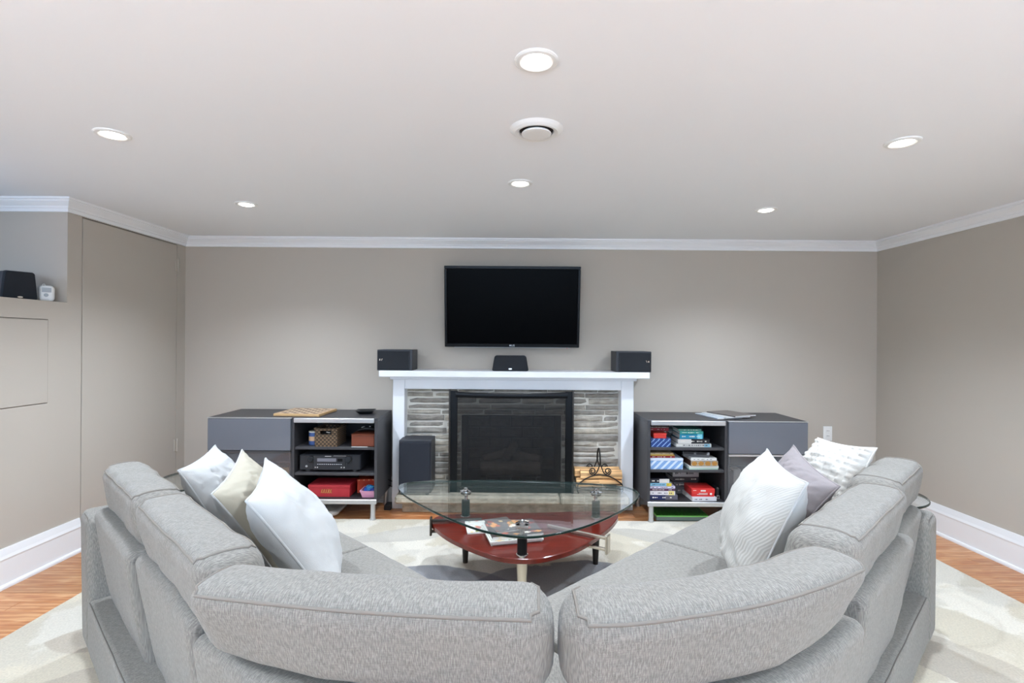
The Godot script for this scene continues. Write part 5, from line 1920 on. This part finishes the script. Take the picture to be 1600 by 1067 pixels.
func hearth_things() -> void:
	var b: MB
	var t: Node3D
	# magazines on the coffee table shelf
	var h = 0.272
	var lab = ["lowest white edged magazine of the stack on the coffee table shelf", "second magazine from the bottom of the coffee table stack", "third magazine from the bottom of the coffee table stack", "fourth magazine up in the coffee table stack", "topmost magazine of the coffee table stack, covered with plates of food"]
	for i in 5:
		magazine(lab[i], V(0.008 + 0.006 * sin(i * 2.0), h, 2.625 + 0.008 * cos(i * 1.7)), 0.265, 0.215, 0.0085, 14.0 + 3.0 * sin(i * 3.1), M["cover%d" % (1 if i == 4 else 2)], "magazines stacked on the coffee table shelf", i)
		h += 0.0086
	magazine("loose magazine with a rust brown cover lying across the coffee table stack", V(-0.045, h, 2.66), 0.13, 0.20, 0.006, 22.0, M.cover0, "", 7)
	magazine("pale magazine with a round plate on its cover sticking out from the coffee table stack", V(-0.175, 0.272, 2.735), 0.13, 0.17, 0.010, 10.0, M.cover2, "", 8)
	# log holder and split logs
	t = thing("log_holder", "black wrought iron log holder with scrolls and a tall loop handle on the hearth", "log holder", V(0.665, 0.146, 3.84))
	b = MB.new()
	for z in [0.060, -0.075]:
		var arc = []
		for i in 21:
			var u = i / 10.0 - 1.0
			arc.append(Vector3(u * 0.165, 0.145 - 0.072 * u * u, z))
		b.tube(arc, 0.0045, 8)
		for sg in [-1.0, 1.0]:
			var scroll = []
			for i in 26:
				var g = -PI / 2 - i * 0.36
				var r = 0.026 * (1.0 - i / 40.0)
				scroll.append(Vector3(sg * (-0.056 - r * cos(g) * -1.0 * 1.0), 0.172 + r * sin(g), z))
			var rise = []
			for i in 12:
				var u = i / 11.0
				rise.append(Vector3(sg * lerpf(0.050, 0.003, pow(u, 0.6)), 0.146 + 0.075 * pow(u, 1.3), z))
			b.tube(scroll, 0.0042, 8)
			b.tube(rise, 0.0042, 8)
			b.tube([Vector3(sg * 0.165, 0.073, z), Vector3(sg * 0.172, 0.03, z), Vector3(sg * 0.160, 0.006, z)], 0.0045, 8)
	part("end_frames", b, M.iron, t, false)
	b = MB.new()
	var arch = []
	for i in 25:
		var g = PI * i / 24.0
		arch.append(Vector3(0.0 - 0.0 * cos(g), 0.222 + 0.105 * sin(g), 0.060 - 0.0675 * (1.0 - cos(g))))
	b.tube(arch, 0.006, 8)
	part("handle", b, M.iron, t, false)
	b = MB.new()
	for x in [-0.14, -0.05, 0.05, 0.14]:
		b.tube([Vector3(x, 0.045, 0.064), Vector3(x, 0.045, -0.079)], 0.0045, 8)
	for z in [0.060, -0.075]:
		b.tube([Vector3(-0.17, 0.040, z), Vector3(0.17, 0.040, z)], 0.0045, 8)
		b.tube([Vector3(-0.165, 0.073, z), Vector3(0.165, 0.073, z)], 0.004, 8)
	part("rack", b, M.iron, t, false)
	var logs = [[-0.005, 0.053, 0.030, 0.17, 0.030, 0.0, "split log at the front bottom of the log holder"], [0.0, 0.053, -0.036, 0.168, 0.032, 0.05, "split log at the back bottom of the log holder"], [0.012, 0.111, 0.018, 0.155, 0.034, -0.03, "short split log on top at the front of the log holder"], [-0.01, 0.113, -0.045, 0.172, 0.036, 0.04, "longest split log on top at the back of the log holder"]]
	for q in logs:
		var lt = thing("firewood_log", q[6], "firewood", V(0.665 + q[0], 0.146 + q[1], 3.84 - q[2]), q[5], "split logs in the log holder")
		b = MB.new()
		var rows = []
		for i in 9:
			var u = i / 4.0 - 1.0
			var ring = PackedVector3Array()
			var cs = [Vector2(-1, -0.95), Vector2(-0.2, -1.0), Vector2(0.9, -0.9), Vector2(1.0, -0.1), Vector2(0.55, 0.75), Vector2(-0.1, 0.98), Vector2(-0.85, 0.7)]
			for k in cs.size():
				var w = 1.0 + 0.06 * sin(u * 3.0 + k * 2.1 + q[3] * 40.0)
				ring.append(Vector3(u * q[3], cs[k].y * q[4] * 0.9 * w + q[4] * 0.92, cs[k].x * q[4] * w))
			rows.append(ring)
		for i in 8:
			for k in 7:
				var k2 = (k + 1) % 7
				var cen = Vector3(rows[i][k].x, q[4] * 0.92, 0)
				b.quad(rows[i][k], rows[i + 1][k], rows[i + 1][k2], rows[i][k2], (rows[i][k] + rows[i][k2]) / 2 - cen)
		part("split_faces", b, M.split_wood, lt, false)
		b = MB.new()
		for e in [0, 8]:
			for k in 7:
				b.tri(Vector3(rows[e][0].x, q[4] * 0.92, 0), rows[e][k], rows[e][(k + 1) % 7], Vector3(-1 if e == 0 else 1, 0, 0))
		part("cut_end", b, M.tan, lt, false)
	# cables between the cabinet and the subwoofer, and the adapter on the floor
	for s in [[0.21, 0.275, 3.90, "upper black cable draped from the receiver cabinet to the subwoofer"], [0.165, 0.235, 3.91, "lower black cable draped from the receiver cabinet to the subwoofer"]]:
		b = MB.new()
		var pts = []
		for i in 15:
			var u = i / 14.0
			pts.append(V(lerpf(-0.945, -0.83, u), lerpf(s[0], s[1], u) - 0.035 * sin(u * PI), s[2] - 0.03 * u))
		b.tube(pts, 0.0035, 8)
		tag(part("cable", b, M.cable, self), s[3], "cable")
	b = MB.new()
	b.tube([V(-0.90, 0.20, 3.95), V(-0.888, 0.12, 3.95), V(-0.90, 0.05, 3.94), V(-0.925, 0.02, 3.92)], 0.0022, 8)
	tag(part("cable", b, M.cable, self), "thin black wire hanging down to the floor beside the hearth", "cable")
	t = thing("power_adapter", "small black power adapter on the floor behind the cabinet leg", "adapter", V(-0.93, 0.0, 3.86))
	b = MB.new()
	b.box(Vector3(0, 0.02, 0), Vector3(0.05, 0.04, 0.09), 0.005)
	part("case", b, M.black, t, false)
	b = MB.new()
	b.tube([Vector3(0, 0.02, -0.045), Vector3(0.01, 0.012, -0.08), Vector3(0.0, 0.006, -0.12)], 0.003, 6)
	part("lead", b, M.cable, t, false)
